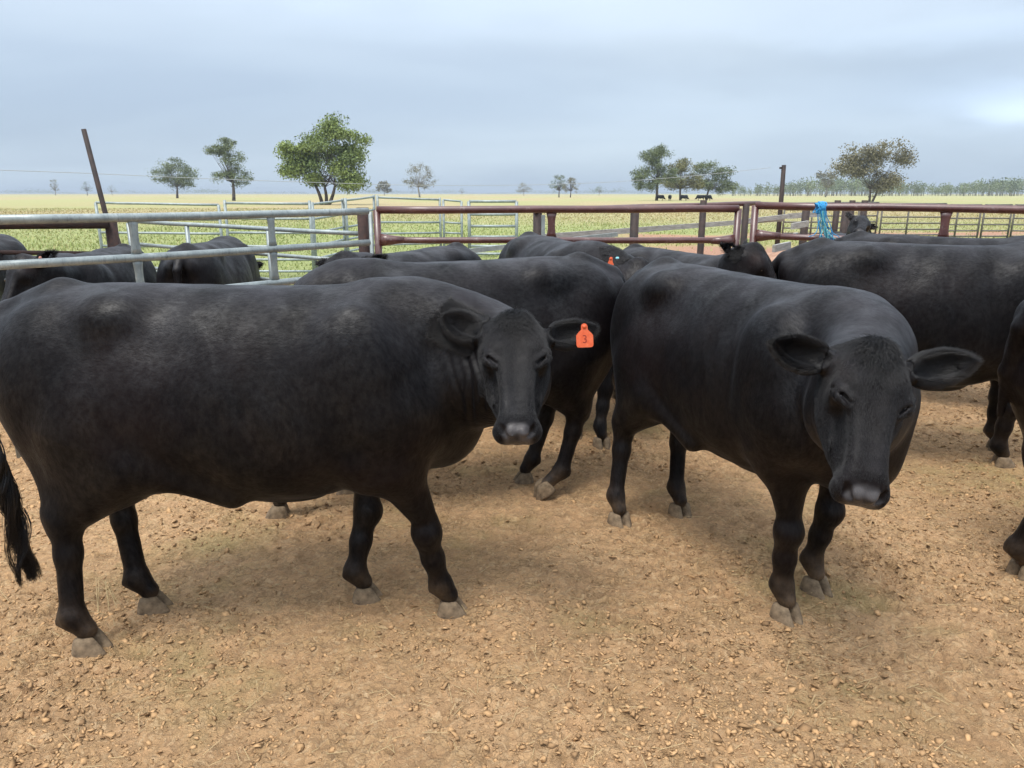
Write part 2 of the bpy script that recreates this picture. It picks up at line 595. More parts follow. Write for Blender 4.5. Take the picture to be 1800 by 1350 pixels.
TORSO = dict(
    x=[-0.90, -0.84, -0.76, -0.62, -0.45, -0.25, 0.0, 0.22, 0.42, 0.58, 0.72, 0.84, 0.90],
    top=[1.16, 1.23, 1.285, 1.325, 1.335, 1.328, 1.322, 1.322, 1.33, 1.325, 1.28, 1.17, 1.05],
    bot=[0.90, 0.82, 0.76, 0.71, 0.66, 0.585, 0.530, 0.530, 0.575, 0.625, 0.66, 0.74, 0.86],
    wid=[0.10, 0.185, 0.235, 0.268, 0.285, 0.315, 0.345, 0.340, 0.295, 0.250, 0.200, 0.135, 0.07])


def build_cow(name, label, pos, head_deg, scale, feet, head, res=0.016, hres=0.010, belly=0.0, bend=0.0, group='black cattle in the yard',
              tail='short', fur=0, folds=False, ears=None, origin_tag=None, eyes=True, lift=None, lod=0, teats=False, hs=0.92, width=1.0, hw=1.0, neck=1.0):
    """pos: ground point under the trunk's middle; head_deg: direction the trunk faces, degrees from +X;
    feet: dict of world xy for FL FR HL HR (or None = square stance); head: (poll world, muzzle world, face normal hint)"""
    th = math.radians(head_deg)
    R = np.array([[math.cos(th), -math.sin(th), 0], [math.sin(th), math.cos(th), 0], [0, 0, 1]])
    P0 = np.array([pos[0], pos[1], 0.0])

    def loc(p):      # world -> unscaled local
        return (R.T @ (np.asarray(p, float) - P0)) / scale

    def dirl(d):
        return R.T @ np.asarray(d, float)
    ft = {'FL': (0.52, 0.17), 'FR': (0.46, -0.17), 'HL': (-0.60, 0.16), 'HR': (-0.66, -0.16)}
    for k, v in (feet or {}).items():
        q = loc((v[0], v[1], 0)); ft[k] = (q[0], q[1])
    O = loc(head[0]); Mz = loc(head[1])
    U = unit(Mz - O); Wn = dirl(head[2]); Wn = unit(Wn - U * (Wn @ U)); V = np.cross(U, Wn)

    def H(u, v, w_):
        return O + hs * (U * u + V * v * hw + Wn * w_)
    HR = np.stack([U, V, Wn])
    hb = np.stack([H(u, v, w_) for u in (-.08, .56) for v in (-.14, .14) for w_ in (-.28, .08)])
    ear_spec = ears or {1: ((-0.15, 1, -0.1), (0.1, 0.15, 1), 1.0), -1: ((-0.15, -1, -0.1), (0.1, -0.15, 1), 1.0)}
    hx = [hb.min(0), hb.max(0)]
    xlo, xhi = min(-1.08, hx[0][0] - .25), max(1.0, hx[1][0] + .25)
    ylo, yhi = min(-0.48, hx[0][1] - .25), max(0.48, hx[1][1] + .25)
    if hres < 0.0095:
        e0, e1 = hx[0] - 0.10, hx[1] + 0.10
        xs = graded(xlo, xhi, e0[0], e1[0], res, hres); ys = graded(ylo, yhi, e0[1], e1[1], res, hres)
        zs = graded(-0.03, max(1.45, hx[1][2] + .12), e0[2], e1[2], res, hres)
    else:
        h = min(res, hres) if lod < 2 else res
        xs = np.arange(xlo, xhi, res); ys = np.arange(ylo, yhi, res); zs = np.arange(-0.03, max(1.45, hx[1][2] + .12), res)
    f = Field(xs, ys, zs)

    # trunk
    top = smooth_interp(xs, TORSO['x'], TORSO['top'], 0.045)
    bot = smooth_interp(xs, TORSO['x'], TORSO['bot'], 0.045) - belly * np.exp(-((xs - 0.08) / 0.42) ** 2)
    wid = smooth_interp(xs, TORSO['x'], TORSO['wid'], 0.045) * width
    yc = bend * np.maximum(xs, 0) ** 2 * 1.1
    tz = ((top + bot) / 2)[:, None, None]; hz = ((top - bot) / 2)[:, None, None]

    def trunk(X, Y, Z):
        i0 = np.searchsorted(xs, X.ravel()[0] - 1e-5); i1 = i0 + X.shape[0]
        v = (Z - tz[i0:i1]) / hz[i0:i1]
        vc = np.clip(v, -1.2, 1.2)
        ww = wid[i0:i1][:, None, None] * (1 - 0.13 * vc - 0.07 * vc * vc)
        u = (Y - yc[i0:i1][:, None, None]) / ww
        pe = 2.5
        r = (np.abs(u) ** pe + np.abs(v) ** pe) ** (1 / pe)
        ex = np.maximum(np.abs(X) - 0.86, 0)
        d = (r - 1) * np.minimum(ww, hz[i0:i1]) * 0.9
        return np.sqrt(np.maximum(d, 0) ** 2 + ex * ex) + np.minimum(d, 0) * (ex <= 0) + 0.0
    f.op(trunk, (-0.93, -0.5, 0.3), (0.93, 0.5, 1.45), 0.03)

    for s in (1, -1):
        Fk, Hk = ('FL', 'HL') if s > 0 else ('FR', 'HR')
        # hind quarter
        f.ell((-.62, s * .135, .93), (.215, .125, .33), k=.10)
        f.ell((-.46, s * .215, .80), (.17, .085, .22), k=.10)
        f.ell((-.42, s * .165, 1.235), (.080, .055, .050), k=.10)          # hip bone
        f.ell((-.845, s * .085, 1.14), (.05, .04, .06), k=.08)            # pin bone
        foot = np.array([ft[Hk][0], ft[Hk][1], 0])
        stifle = np.array([-.39, s * .20, .72])
        lf = (lift or {}).get(Hk)
        hock = np.array([foot[0] * .46 - .365, s * .155 * .45 + foot[1] * .55, .475])
        fet = np.array([foot[0] - .030, foot[1], .138])
        hooft = np.array([foot[0] + .012, foot[1], .078])
        if lf is not None:
            hock = np.array(lf['hock']); fet = np.array(lf['fet']); hooft = np.array(lf['hoof'])
        f.cone((-.54, s * .175, .80), (hock[0] + .03, hock[1], hock[2] + .11), .150, .060, .09, flat=((0, 1, 0), 1.22))
        f.cone(stifle, hock + [.015, 0, .03], .115, .055, .09, flat=((0, 1, 0), 1.1))
        f.cone((-.71, s * .13, .78), hock + [-.025, 0, .05], .080, .026, .06)
        f.cone(hock + [0, 0, .03], hock * .7 + fet * .3, .055, .046, .04)
        f.cone(hock + [-.045, 0, .055], hock + [-.040, 0, -.01], .028, .026, .035)
        f.cone(hock * .7 + fet * .3, fet, .044, .039, .03, flat=((0, 1, 0), 1.06))
        f.ell(fet + [-.005, 0, 0], (.038, .039, .042), k=.03)
        f.cone(fet, hooft, .038, .037, .03)
        for q in (1, -1): f.ell(fet + [-.038, q * .022, -.012], (.015, .012, .018), k=.01)
        # flank fold
        f.cone((-.36, s * .245, .72), (-.04, s * .245, .60 - belly), .05, .03, .07)
        # shoulder and fore leg
        yb = bend * .25
        f.ell((.46, s * .205 + yb, .97), (.175, .100, .29), np.array([[math.cos(.2), 0, math.sin(.2)], [0, 1, 0], [-math.sin(.2), 0, math.cos(.2)]]), k=.10)
        f.ell((.62, s * .165 + bend * .38, .86), (.11, .09, .13), k=.10)
        foot = np.array([ft[Fk][0], ft[Fk][1], 0])
        elb = np.array([.40 + .10 * (foot[0] - .5), s * .195, .70])
        elb2 = np.array([.47 + .30 * (foot[0] - .5), s * .185, .68])
        knee = np.array([elb2[0] * .42 + foot[0] * .58 - .0, s * .17 * .42 + foot[1] * .58, .375])
        fet = np.array([foot[0] - .020, foot[1], .130])
        hooft = np.array([foot[0] + .012, foot[1], .078])
        f.cone((.50, s * .19 + yb, .86), elb2 + [0, 0, .01], .145, .105, .07, flat=((0, 1, 0), 1.25))
        f.cone(elb, elb + [.02, 0, -.05], .085, .07, .07)
        f.cone(elb2, knee + [0, 0, .06], .102, .050, .05, flat=((0, 1, 0), 1.12))
        f.ell(knee + [.012, 0, 0], (.056, .054, .062), k=.03)
        f.cone(knee, knee * .5 + fet * .5, .050, .042, .03)
        f.cone(knee * .5 + fet * .5, fet, .042, .039, .03)
        f.ell(fet + [-.005, 0, 0], (.038, .038, .042), k=.03)
        f.cone(fet, hooft, .038, .037, .03)
        for q in (1, -1): f.ell(fet + [-.036, q * .022, -.010], (.015, .012, .018), k=.01)
    # tail head, brisket, udder
    f.cone((-.66, 0, 1.30), (-.88, 0, 1.22), .045, .035, .07)
    f.ell((-.93, 0, 1.0), (.05, .022, .28), k=.05, mode='sub')
    f.ell((.69, bend * .50, .755), (.150, .110, .135), k=.09)
    f.ell((-.46, 0, .65), (.14, .10, .075), k=.05)
    f.ell((.08, 0, .53 - belly), (.16, .05, .04), k=.08)

    # tail
    if tail == 'short':
        tp = [(-.87, 0, 1.22), (-.945, 0, 1.14), (-.965, 0, .95), (-.955, 0, .70), (-.95, 0, .55)]
    else:
        tp = tail
    f.chain(tp, np.linspace(.036, .019, len(tp)), .03)

    # neck: smooth path from the trunk to the back of the head
    hbk = H(.10, 0, -.17)
    bx = .50
    p0 = np.array([bx, bend * .25, 1.08]); p1 = np.array([.84, bend * .7, 1.10])
    p2 = hbk - Wn * .17 - U * .04 + np.array([0, 0, -.02])
    ts = np.linspace(0, 1, 9)
    bz = [(1 - t) ** 3 * p0 + 3 * (1 - t) ** 2 * t * p1 + 3 * (1 - t) * t * t * p2 + t ** 3 * hbk for t in ts]
    for i in range(8):
        t0, t1 = ts[i], ts[i + 1]
        def rr(t): return .20 * neck * (1 - t) + .105 * t
        def dz(t): return .075 * (1 - t) + .05 * t
        a, b2 = bz[i], bz[i + 1]
        f.cone(a + [0, 0, dz(t0)], b2 + [0, 0, dz(t1)], rr(t0) * .9, rr(t1) * .9, .06)
        f.cone(a - [0, 0, dz(t0) * 1.2], b2 - [0, 0, dz(t1) * 1.2], rr(t0), rr(t1), .06)
    # dewlap
    thr = H(.20, 0, -.20)
    f.cone((.76, bend * .6, .83), thr + np.array([0, 0, -.02]), .070, .040, .08)
    f.cone((.70, bend * .5, .95), thr + np.array([0, 0, .02]), .15, .06, .09)

    # head
    e = lambda c, r, k=.03, mode='add': f.ell(H(*c), np.array(r) * hs * [1, hw, 1], HR, k, mode)
    c_ = lambda a, b2, ra, rb, k=.03, mode='add': f.cone(H(*a), H(*b2), ra * hs, rb * hs, k, None, mode)
    e((.085, 0, -.105), (.110, .116, .090), .05)
    e((.12, 0, -.055), (.135, .088, .040), .04)
    e((-.005, 0, -.075), (.045, .055, .055), .05)
    for s in (1, -1):
        c_((.14, s * .045, -.062), (.40, s * .030, -.052), .050, .042, .03)
        e((.165, s * .092, -.082), (.050, .030, .042), .03)
        e((.135, s * .080, -.060), (.050, .028, .026), .03)                # brow
        e((.23, s * .055, -.150), (.125, .042, .080), .04)                 # cheek
        c_((.20, s * .045, -.185), (.42, s * .022, -.130), .046, .036, .04)
        e((.445, s * .047, -.082), (.055, .040, .050), .025)
    e((.30, 0, -.10), (.16, .060, .055), .04)
    e((.440, 0, -.078), (.058, .074, .056), .03)
    e((.472, 0, -.056), (.026, .045, .032), .02)
    e((.435, 0, -.135), (.045, .048, .028), .02)
    def surf(u, v, w0=.06):
        """height above the face plane where the head's skin lies"""
        for w_ in np.arange(w0, -.2, -.0025):
            q = H(u, v, w_)
            i = [int(np.clip(np.searchsorted(f.a[k], q[k]), 1, len(f.a[k]) - 1)) for k in range(3)]
            if f.F[i[0], i[1], i[2]] < 0: return w_
        return -.1
    eye_c = {}
    for s in (1, -1):
        e((.108, s * .060, -.032), (.040, .030, .018), .03)                 # frontal boss
        e((.275, s * .088, -.125), (.085, .020, .020), .02)                 # cheek bone ridge
        e((.31, s * .100, -.075), (.10, .034, .045), .05, 'sub')       # hollow beside the nose bridge
        eye_c[s] = surf(.172, s * .098)
    if hres < .0095:
        for s in (1, -1):
            po = [(.150, .117), (.172, .100), (.196, .076)]
            q = [(u, s * v, surf(u, s * v)) for u, v in po]
            up = [(u - .014, v, w_ - .002) for u, v, w_ in q]; dn = [(u + .012, v + s * .006, w_ - .003) for u, v, w_ in q]
            for i in (0, 1):
                c_(up[i], up[i + 1], .0075, .0080, .022)
                c_(dn[i], dn[i + 1], .0060, .0055, .018)
                c_((q[i][0], q[i][1], q[i][2] + .004), (q[i + 1][0], q[i + 1][1], q[i + 1][2] + .003), .0062, .0052, .008, 'sub')
            # nostril comma
            w1 = surf(.474, s * .050)
            c_((.486, s * .040, surf(.486, s * .040)), (.474, s * .052, w1), .0105, .0120, .010, 'sub')
            c_((.474, s * .052, w1), (.455, s * .060, surf(.455, s * .060)), .0110, .006, .010, 'sub')
            e((.478, s * .022, surf(.478, s * .022) - .004), (.016, .014, .008), .015)
        c_((.482, -.055, -.118), (.487, .0, -.112), .0045, .0045, .006, 'sub')
        c_((.482, .055, -.118), (.487, .0, -.112), .0045, .0045, .006, 'sub')
        c_((.46, .066, -.118), (.40, .078, -.122), .004, .003, .006, 'sub')
        c_((.46, -.066, -.118), (.40, -.078, -.122), .004, .003, .006, 'sub')
        for i in range(5):    # forehead wrinkles above the nose
            pass
    # ears
    ear_info = {}
    for s in (1, -1):
        a, n, ln = ear_spec[s]
        a = unit(U * a[0] + V * a[1] + Wn * a[2]); n = U * n[0] + V * n[1] + Wn * n[2]
        n = unit(n - a * (n @ a)); b2 = np.cross(a, n)
        base = H(.045, s * .088, -.105)
        RE = np.stack([a, b2, n])
        # ear built in its own field region, then merged
        ctr = base + a * (.125 * ln)
        big = np.array([.15 * ln, .09, .09])

        def ear(X, Y, Z, base=base, a=a, b2=b2, n=n, ln=ln):
            px, py, pz = X - base[0], Y - base[1], Z - base[2]
            qa = px * a[0] + py * a[1] + pz * a[2]
            qb = px * b2[0] + py * b2[1] + pz * b2[2]
            qn = px * n[0] + py * n[1] + pz * n[2]

            def el(ca, cb, cn, ra, rb, rn):
                k0 = np.sqrt(((qa - ca) / ra) ** 2 + ((qb - cb) / rb) ** 2 + ((qn - cn) / rn) ** 2)
                k1 = np.sqrt(((qa - ca) / ra ** 2) ** 2 + ((qb - cb) / rb ** 2) ** 2 + ((qn - cn) / rn ** 2) ** 2) + 1e-6
                return k0 * (k0 - 1) / k1
            qb = qb / (1 - .30 * ((qa / ln - .10) / .10) ** 2 * (qa < .10 * ln)) 
            qb = qb / (1 - .35 * np.clip((qa / ln - .13) / .09, 0, 1) ** 2)
            o = el(.120 * ln, 0, 0, .102 * ln, .047, .036)
            h = np.clip(qa / (.08 * ln), 0, 1)
            st = np.sqrt((qa - h * .08 * ln) ** 2 + qb ** 2 + (qn + .006) ** 2) - (.031 - h * .004)
            k = .03
            hh = np.maximum(k - np.abs(o - st), 0) / k
            o = np.minimum(o, st) - hh * hh * k * .25
            cv = -el(.125 * ln, 0, .030, .092 * ln, .0415, .053)
            k = .010
            hh = np.maximum(k - np.abs(o - cv), 0) / k
            return np.maximum(o, cv) + hh * hh * k * .25
        ext = .235 * ln
        f.op(ear, np.minimum(base, base + a * ext) - .065, np.maximum(base, base + a * ext) + .065, .022)
        ear_info[s] = (base, a, b2, n, ln)
    # neck skin folds: laid along the skin where the photograph shows them
    def hit(px, py):
        o_ = loc((0, 0, CAMH)); d_ = loc(W(px, py, 1.0)) - o_
        for t in np.arange(1.6, 4.5, .006):
            q = o_ + d_ * t
            if np.any(q <= [xs[0], ys[0], zs[0]]) or np.any(q >= [xs[-1], ys[-1], zs[-1]]): continue
            if f.F[np.searchsorted(xs, q[0]), np.searchsorted(ys, q[1]), np.searchsorted(zs, q[2])] < 0: return q
        return None
    fold_pts = []
    for q in folds or []:
        pts = [z for z in (hit(*k) for k in q[0]) if z is not None]
        fold_pts.append((np.array(pts), q[1]))
    Vv, Q = f.mesh()
    # low relief: muscle and skin unevenness
    sx = hash(name) % 50
    nz = vnoise(Vv[:, 0] * 5 + sx, Vv[:, 1] * 5, Vv[:, 2] * 5, 3) * .006 + vnoise(Vv[:, 0] * 14, Vv[:, 1] * 14 + sx, Vv[:, 2] * 11, 4) * .0022
    hd = np.exp(-(np.linalg.norm(Vv - H(.25, 0, -.1), axis=1) / .25) ** 4)
    leg = np.clip((.62 - Vv[:, 2]) / .1, 0, 1)
    nz *= (1 - .85 * hd) * (1 - .7 * leg)
    nz -= .020 * np.exp(-((Vv[:, 0] + .22) / .13) ** 2 - ((Vv[:, 2] - 1.14) / .10) ** 2)
    nz -= .012 * np.exp(-((Vv[:, 0] - .24) / .05) ** 2 - ((Vv[:, 2] - .95) / .25) ** 2)
    nz += .010 * np.exp(-((Vv[:, 0] - .52 - (1.1 - Vv[:, 2]) * .25) / .035) ** 2 - ((Vv[:, 2] - 1.05) / .16) ** 2)
    ribs = np.sin((Vv[:, 0] + Vv[:, 2] * .35) * 62) * np.exp(-((Vv[:, 0] - .02) / .20) ** 2 - ((Vv[:, 2] - .98) / .16) ** 2)
    nz += .0016 * ribs
    hq = (Vv - O) @ HR.T / hs
    if hres < .0095:
        fz = np.clip((hq[:, 2] + .10) / .03, 0, 1) * (hq[:, 2] < .08) * (np.abs(hq[:, 1]) < .12)
        nz += fz * np.exp(-((hq[:, 0] - .33) / .10) ** 2) * vnoise(hq[:, 0] * 90, hq[:, 1] * 22, hq[:, 2] * 20, 19) * .0004
        nz += fz * np.exp(-((hq[:, 0] - .10) / .09) ** 2) * vnoise(Vv[:, 0] * 45, Vv[:, 1] * 45, Vv[:, 2] * 45, 9) * .0009
        nz += fz * np.exp(-((hq[:, 0] - .145) / .05) ** 2 - (hq[:, 1] / .035) ** 2) * -.005
    for pts, amp in fold_pts:
        dm = np.full(len(Vv), 9.0)
        sel = np.nonzero(np.all(Vv > pts.min(0) - .06, 1) & np.all(Vv < pts.max(0) + .06, 1))[0]
        dense = np.concatenate([pts[i] + (pts[i + 1] - pts[i]) * np.linspace(0, 1, 6)[:, None] for i in range(len(pts) - 1)])
        dd = np.sqrt(((Vv[sel][:, None] - dense[None]) ** 2).sum(-1)); ti = dd.argmin(1) / len(dense)
        fade = np.clip(np.minimum(ti, 1 - ti) * 4, 0, 1)
        dm = dd.min(1)
        nz[sel] += amp * fade * (-np.exp(-(dm / .0085) ** 2) + .55 * np.exp(-((dm - .019) / .010) ** 2))
    # face normals -> vertex normals
    fn = np.cross(Vv[Q[:, 2]] - Vv[Q[:, 0]], Vv[Q[:, 3]] - Vv[Q[:, 1]])
    vn = np.zeros_like(Vv)
    for i in range(4): np.add.at(vn, Q[:, i], fn)
    vn /= np.linalg.norm(vn, axis=1)[:, None] + 1e-12
    Vv = Vv + vn * nz[:, None]
    # masks
    hd_c = (Vv - O) @ HR.T / hs
    nose = np.clip((hd_c[:, 0] - .440 - .9 * np.maximum(np.abs(hd_c[:, 1]) - .03, 0)) / .022, 0, 1) * np.clip((.060 - np.abs(hd_c[:, 1])) / .02, 0, 1) * np.clip((hd_c[:, 2] + .108) / .012, 0, 1) * (hd_c[:, 0] < .56) * (hd_c[:, 2] < .1)
    nose *= np.clip(.75 + vnoise(Vv[:, 0] * 60, Vv[:, 1] * 60, Vv[:, 2] * 60, 8) * .5, 0, 1)
    nn = fbm(Vv[:, 0] * 9 + sx, Vv[:, 1] * 9, Vv[:, 2] * 9, 4, 11)
    mud = np.clip((.24 - Vv[:, 2]) / .18, 0, 1) ** 1.3 * (.55 + nn * 1.3)
    mud += np.clip(nn - .30, 0, 1) * .25 * np.clip((.9 - Vv[:, 2]) * 2, 0, 1)
    dust_sheen = np.clip(vn[:, 2], 0, 1) ** 1.5 * (.55 + nn)  # painted sheen and dust: stronger the more the hide faces up
    n2 = fbm(Vv[:, 0] * 3.0 - sx, Vv[:, 1] * 3, Vv[:, 2] * 3, 4, 31)
    brown = np.clip(n2 * 1.6 + .05, 0, 1) * .17
    brown += .40 * np.exp(-((np.abs(hd_c[:, 1]) - .10) / .03) ** 2 - ((hd_c[:, 0] - .09) / .05) ** 2 - ((hd_c[:, 2] + .08) / .06) ** 2) * 1.5
    mud = np.clip(mud, 0, 1); brown = np.clip(brown, 0, 1)
    root = thing(name, label, 'cow', (pos[0], pos[1], 0), th, group)
    body = mesh_obj('body', Vv * scale, Q, M_HIDE, root, attrs={'nose': nose, 'mud': mud, 'brown': brown, 'dust_sheen': dust_sheen})
    # hooves
    if lod < 2:
        for k in ('FL', 'FR', 'HL', 'HR'):
            p = ft[k]; lf = (lift or {}).get(k)
            ho = bpy.data.objects.new('hoof', HOOF_ME)
            put(ho, root)
            ho.scale = (scale * .95, scale * .98, scale * .96)
            if lf is None:
                ho.location = ((p[0] + .012) * scale, p[1] * scale, -0.012)
                ho.rotation_euler = (0, 0, random.uniform(-.15, .15))
            else:
                hp = np.array(lf['hoof']); ho.location = tuple((hp + [.0, 0, -.05]) * scale); ho.rotation_euler = (0, lf.get('tilt', .6), 0)
    if eyes and lod == 0:
        for s in (1, -1):
            bpy_v, bpy_f = sphere_geo(10, 16)
            c = H(.174, s * .097, eye_c[s] - .0185)
            mesh_obj('eye', (bpy_v * .017 * hs + c) * scale, bpy_f, M_EYE, root)
    if teats:
        for (tx, ty) in ((-.43, -.05), (-.52, -.06), (-.43, .05), (-.52, .06)):
            g = tube_geo([(tx, ty, .60), (tx - .003, ty, .555), (tx - .004, ty * 1.05, .525), (tx - .004, ty * 1.05, .512)], [.018, .015, .0135, .006], 10)
            mesh_obj('teat', g[0] * scale, g[1], M_TEAT, root)
    info = dict(root=root, V=Vv, Q=Q, vn=vn, H=H, HR=HR, O=O, ear=ear_info, scale=scale, hd=hd_c, R=R, P0=P0, hs=hs, mud=mud)
    if fur: add_fur(info, fur)
    return info


def sphere_geo(nu, nv):
    v = [(0, 0, 1)]
    for i in range(1, nu):
        a = math.pi * i / nu
        for j in range(nv):
            b = 2 * math.pi * j / nv
            v.append((math.sin(a) * math.cos(b), math.sin(a) * math.sin(b), math.cos(a)))
    v.append((0, 0, -1))
    f = [(0, 1 + j, 1 + (j + 1) % nv) for j in range(nv)]
    for i in range(nu - 2):
        for j in range(nv):
            a, b = 1 + i * nv + j, 1 + i * nv + (j + 1) % nv
            f.append((a, a + nv, b + nv, b))
    l = len(v) - 1
    f += [(l, 1 + (nu - 2) * nv + (j + 1) % nv, 1 + (nu - 2) * nv + j) for j in range(nv)]
    return np.array(v), f


def hoof_mesh():
    gs = []
    for s in (1, -1):
        rings = []
        n = 14
        for (z, xb, xf, wi) in ((0.0, -.050, .085, .034), (.012, -.050, .082, .0345), (.035, -.046, .066, .033), (.058, -.040, .048, .031), (.072, -.034, .036, .027), (.078, -.02, .02, .016)):
            r = []
            for i in range(n):
                a = 2 * math.pi * i / n
                cx, cy = math.cos(a), math.sin(a)
                x = (xf if cx > 0 else -xb) * (abs(cx) ** .85) * (1 if cx > 0 else -1)
                y = wi * cy * (1 - .35 * max(0, cx) ** 2)
                y = y * (.80 if cy * s < 0 else 1.0)
                r.append((x, s * .028 + y + .006 * s * max(0, cx) * -1, z))
            rings.append(r)
        V = np.array(rings).reshape(-1, 3)
        F = []
        for i in range(len(rings) - 1):
            for j in range(n):
                k = (j + 1) % n
                F.append((i * n + j, i * n + k, (i + 1) * n + k, (i + 1) * n + j))
        F.append(tuple(range((len(rings) - 1) * n, len(rings) * n)))
        F.append(tuple(range(n))[::-1])
        gs.append((V, F))
    v, f2 = join_geo(gs)
    me = bpy.data.meshes.new('hoof')
    me.from_pydata([tuple(map(float, p)) for p in v], [], f2)
    me.polygons.foreach_set('use_smooth', np.ones(len(me.polygons), dtype=bool))
    me.materials.append(M_HOOF)
    return me


HOOF_ME = hoof_mesh()


def curves_obj(name, P, rad, mat, parent=None, kind='stuff'):
    """P: (n, k, 3) strand points; rad (k,) or (n,k)"""
    n, k, _ = P.shape
    hc = bpy.data.hair_curves.new(name)
    hc.add_curves([k] * n)
    hc.attributes['position'].data.foreach_set('vector', P.astype(np.float32).ravel())
    r = np.broadcast_to(rad, (n, k)).astype(np.float32)
    at = hc.attributes.get('radius') or hc.attributes.new('radius', 'FLOAT', 'POINT')
    at.data.foreach_set('value', r.ravel())
    hc.materials.append(mat)
    o = bpy.data.objects.new(name, hc)
    put(o, parent)
    if kind: o['kind'] = kind
    return o


def add_fur(ci, n):
    Vv, Q, vn, sc = ci['V'], ci['Q'], ci['vn'], ci['scale']
    a = Vv[Q]
    area = .5 * np.linalg.norm(np.cross(a[:, 2] - a[:, 0], a[:, 3] - a[:, 1]), axis=1)
    fc = a.mean(1)
    hdc = (fc - ci['O']) @ ci['HR'].T / ci['hs']
    # per-face density and length
    is_head = (hdc[:, 0] > -.05) & (hdc[:, 0] < .6) & (np.abs(hdc[:, 1]) < .15) & (hdc[:, 2] > -.2) & (hdc[:, 2] < .1)
    ln = np.full(len(fc), .013)
    ln[is_head] = .008
    dens = area.copy()
    ln[is_head & (hdc[:, 0] > .30)] = .005
    hc_ = is_head & (hdc[:, 0] < .14)
    ln[hc_] = .008 + .020 * np.exp(-(hdc[hc_, 0] / .07) ** 2 - (hdc[hc_, 1] / .06) ** 2)
    for s in (1, -1): dens[np.linalg.norm((hdc - [.172, s * .098, -.05]) / [1, 1, 2.5], axis=1) < .026] *= .15
    dens[is_head] *= 4
    dens[is_head & (hdc[:, 0] > .43) & (np.abs(hdc[:, 1]) < .062) & (hdc[:, 2] > -.11)] = 0
    ear_m = np.zeros(len(fc), bool)
    edir = np.zeros((len(fc), 3))
    for s, (base, ea, eb, en, l) in ci['ear'].items():
        p = fc - base
        qa, qb, qn = p @ ea, p @ eb, p @ en
        m = (qa > .045) & (qa < .25 * l) & (np.abs(qb) < .07) & (np.abs(qn) < .06)
        ear_m |= m
        rim = m & ((np.abs(qb) > .030) | (qa > .17 * l))
        ln[m] = .013
        ln[rim] = .020 + .006 * (qb[rim] * np.sign(eb[2]) < 0)
        dens[m] *= 7
        edir[m] = ea * .8 + np.sign(qb[m])[:, None] * eb * (np.abs(qb[m]) / .055)[:, None] * .8
    dens[~(is_head | ear_m)] = 0
    zl = fc[:, 2] < .45
    ln[zl] *= .7
    ln[fc[:, 2] < .05] = .003
    pr = dens / dens.sum()
    r = np.random.default_rng(5)
    fi = r.choice(len(fc), n, p=pr)
    u, v = r.random(n)[:, None], r.random(n)[:, None]
    q = Q[fi]
    lerp = lambda A: (A[q[:, 0]] * (1 - u) + A[q[:, 1]] * u) * (1 - v) + (A[q[:, 3]] * (1 - u) + A[q[:, 2]] * u) * v
    p = lerp(Vv); nn = lerp(vn); nn /= np.linalg.norm(nn, axis=1)[:, None] + 1e-9
    g = np.tile(np.array([-.55, 0, -.75]), (n, 1))
    lg = p[:, 2] < .62
    g[lg] = (0.05, 0, -1)
    hm = is_head[fi]
    g[hm] = ci['HR'][0] * .9 + np.clip(hdc[fi][hm][:, 1] / .08, -1, 1)[:, None] * ci['HR'][1] * .25
    em = ear_m[fi]
    g[em] = edir[fi][em]
    g += np.stack([vnoise(p[:, 0] * 6, p[:, 1] * 6, p[:, 2] * 6, s) for s in (51, 52, 53)], 1) * .16
    g += r.normal(0, .10, (n, 3))
    g -= nn * (g * nn).sum(1)[:, None]
    g /= np.linalg.norm(g, axis=1)[:, None] + 1e-9
    L = ln[fi] * r.uniform(.6, 1.25, n)
    lift = np.where(em, .38, .10)[:, None] + r.random((n, 1)) * .10
    P = np.zeros((n, 3, 3))
    P[:, 0] = p - nn * .001
    P[:, 1] = p + (nn * lift * 1.2 + g * .5) * (L * .9)[:, None]* .6
    P[:, 2] = p + (nn * lift + g) * L[:, None]
    rad = np.array([.00030, .00024, .00006])
    curves_obj('fur', P * sc, rad, M_HAIR, ci['root'])


def tail_switch(ci, start, end, n=900, spread=.05, ln=.42, seed=3):
    """hanging tuft of long hair, local unscaled coordinates"""
    r = np.random.default_rng(seed)
    k = 9
    t = np.linspace(0, 1, k)
    start = np.asarray(start, float); end = np.asarray(end, float)
    P = np.zeros((n, k, 3))
    off = r.normal(0, 1, (n, 3)) * [spread, spread, 0]
    st = r.random(n)[:, None] * .35
    lk = r.integers(0, 16, n)
    lph = r.random(16) * 6.28; lam = r.uniform(.006, .022, 16); lofs = r.normal(0, spread * .8, (16, 2)); lfr = r.uniform(2, 4.5, 16)
    for i in range(k):
        tt = st[:, 0] + (1 - st[:, 0]) * t[i] * r.uniform(.97, 1.03, n)
        base = start + (end - start) * tt[:, None]
        env = np.sin(np.clip(tt, 0, 1) * math.pi * .75 + .15)
        wx = lofs[lk][:, 0] * tt + lam[lk] * np.sin(lfr[lk] * 6.28 * tt * .6 + lph[lk])
        wy = lofs[lk][:, 1] * tt + lam[lk] * np.cos(lfr[lk] * 6.28 * tt * .5 + lph[lk] * 1.3)
        P[:, i] = base + np.stack([off[:, 0] * env * .35 + wx, off[:, 1] * env * .35 + wy, np.zeros(n)], 1)
    rad = np.linspace(.0011, .0003, k)
    o = curves_obj('tail_switch', P * ci['scale'], rad, M_HAIR, ci['root'])
    return o


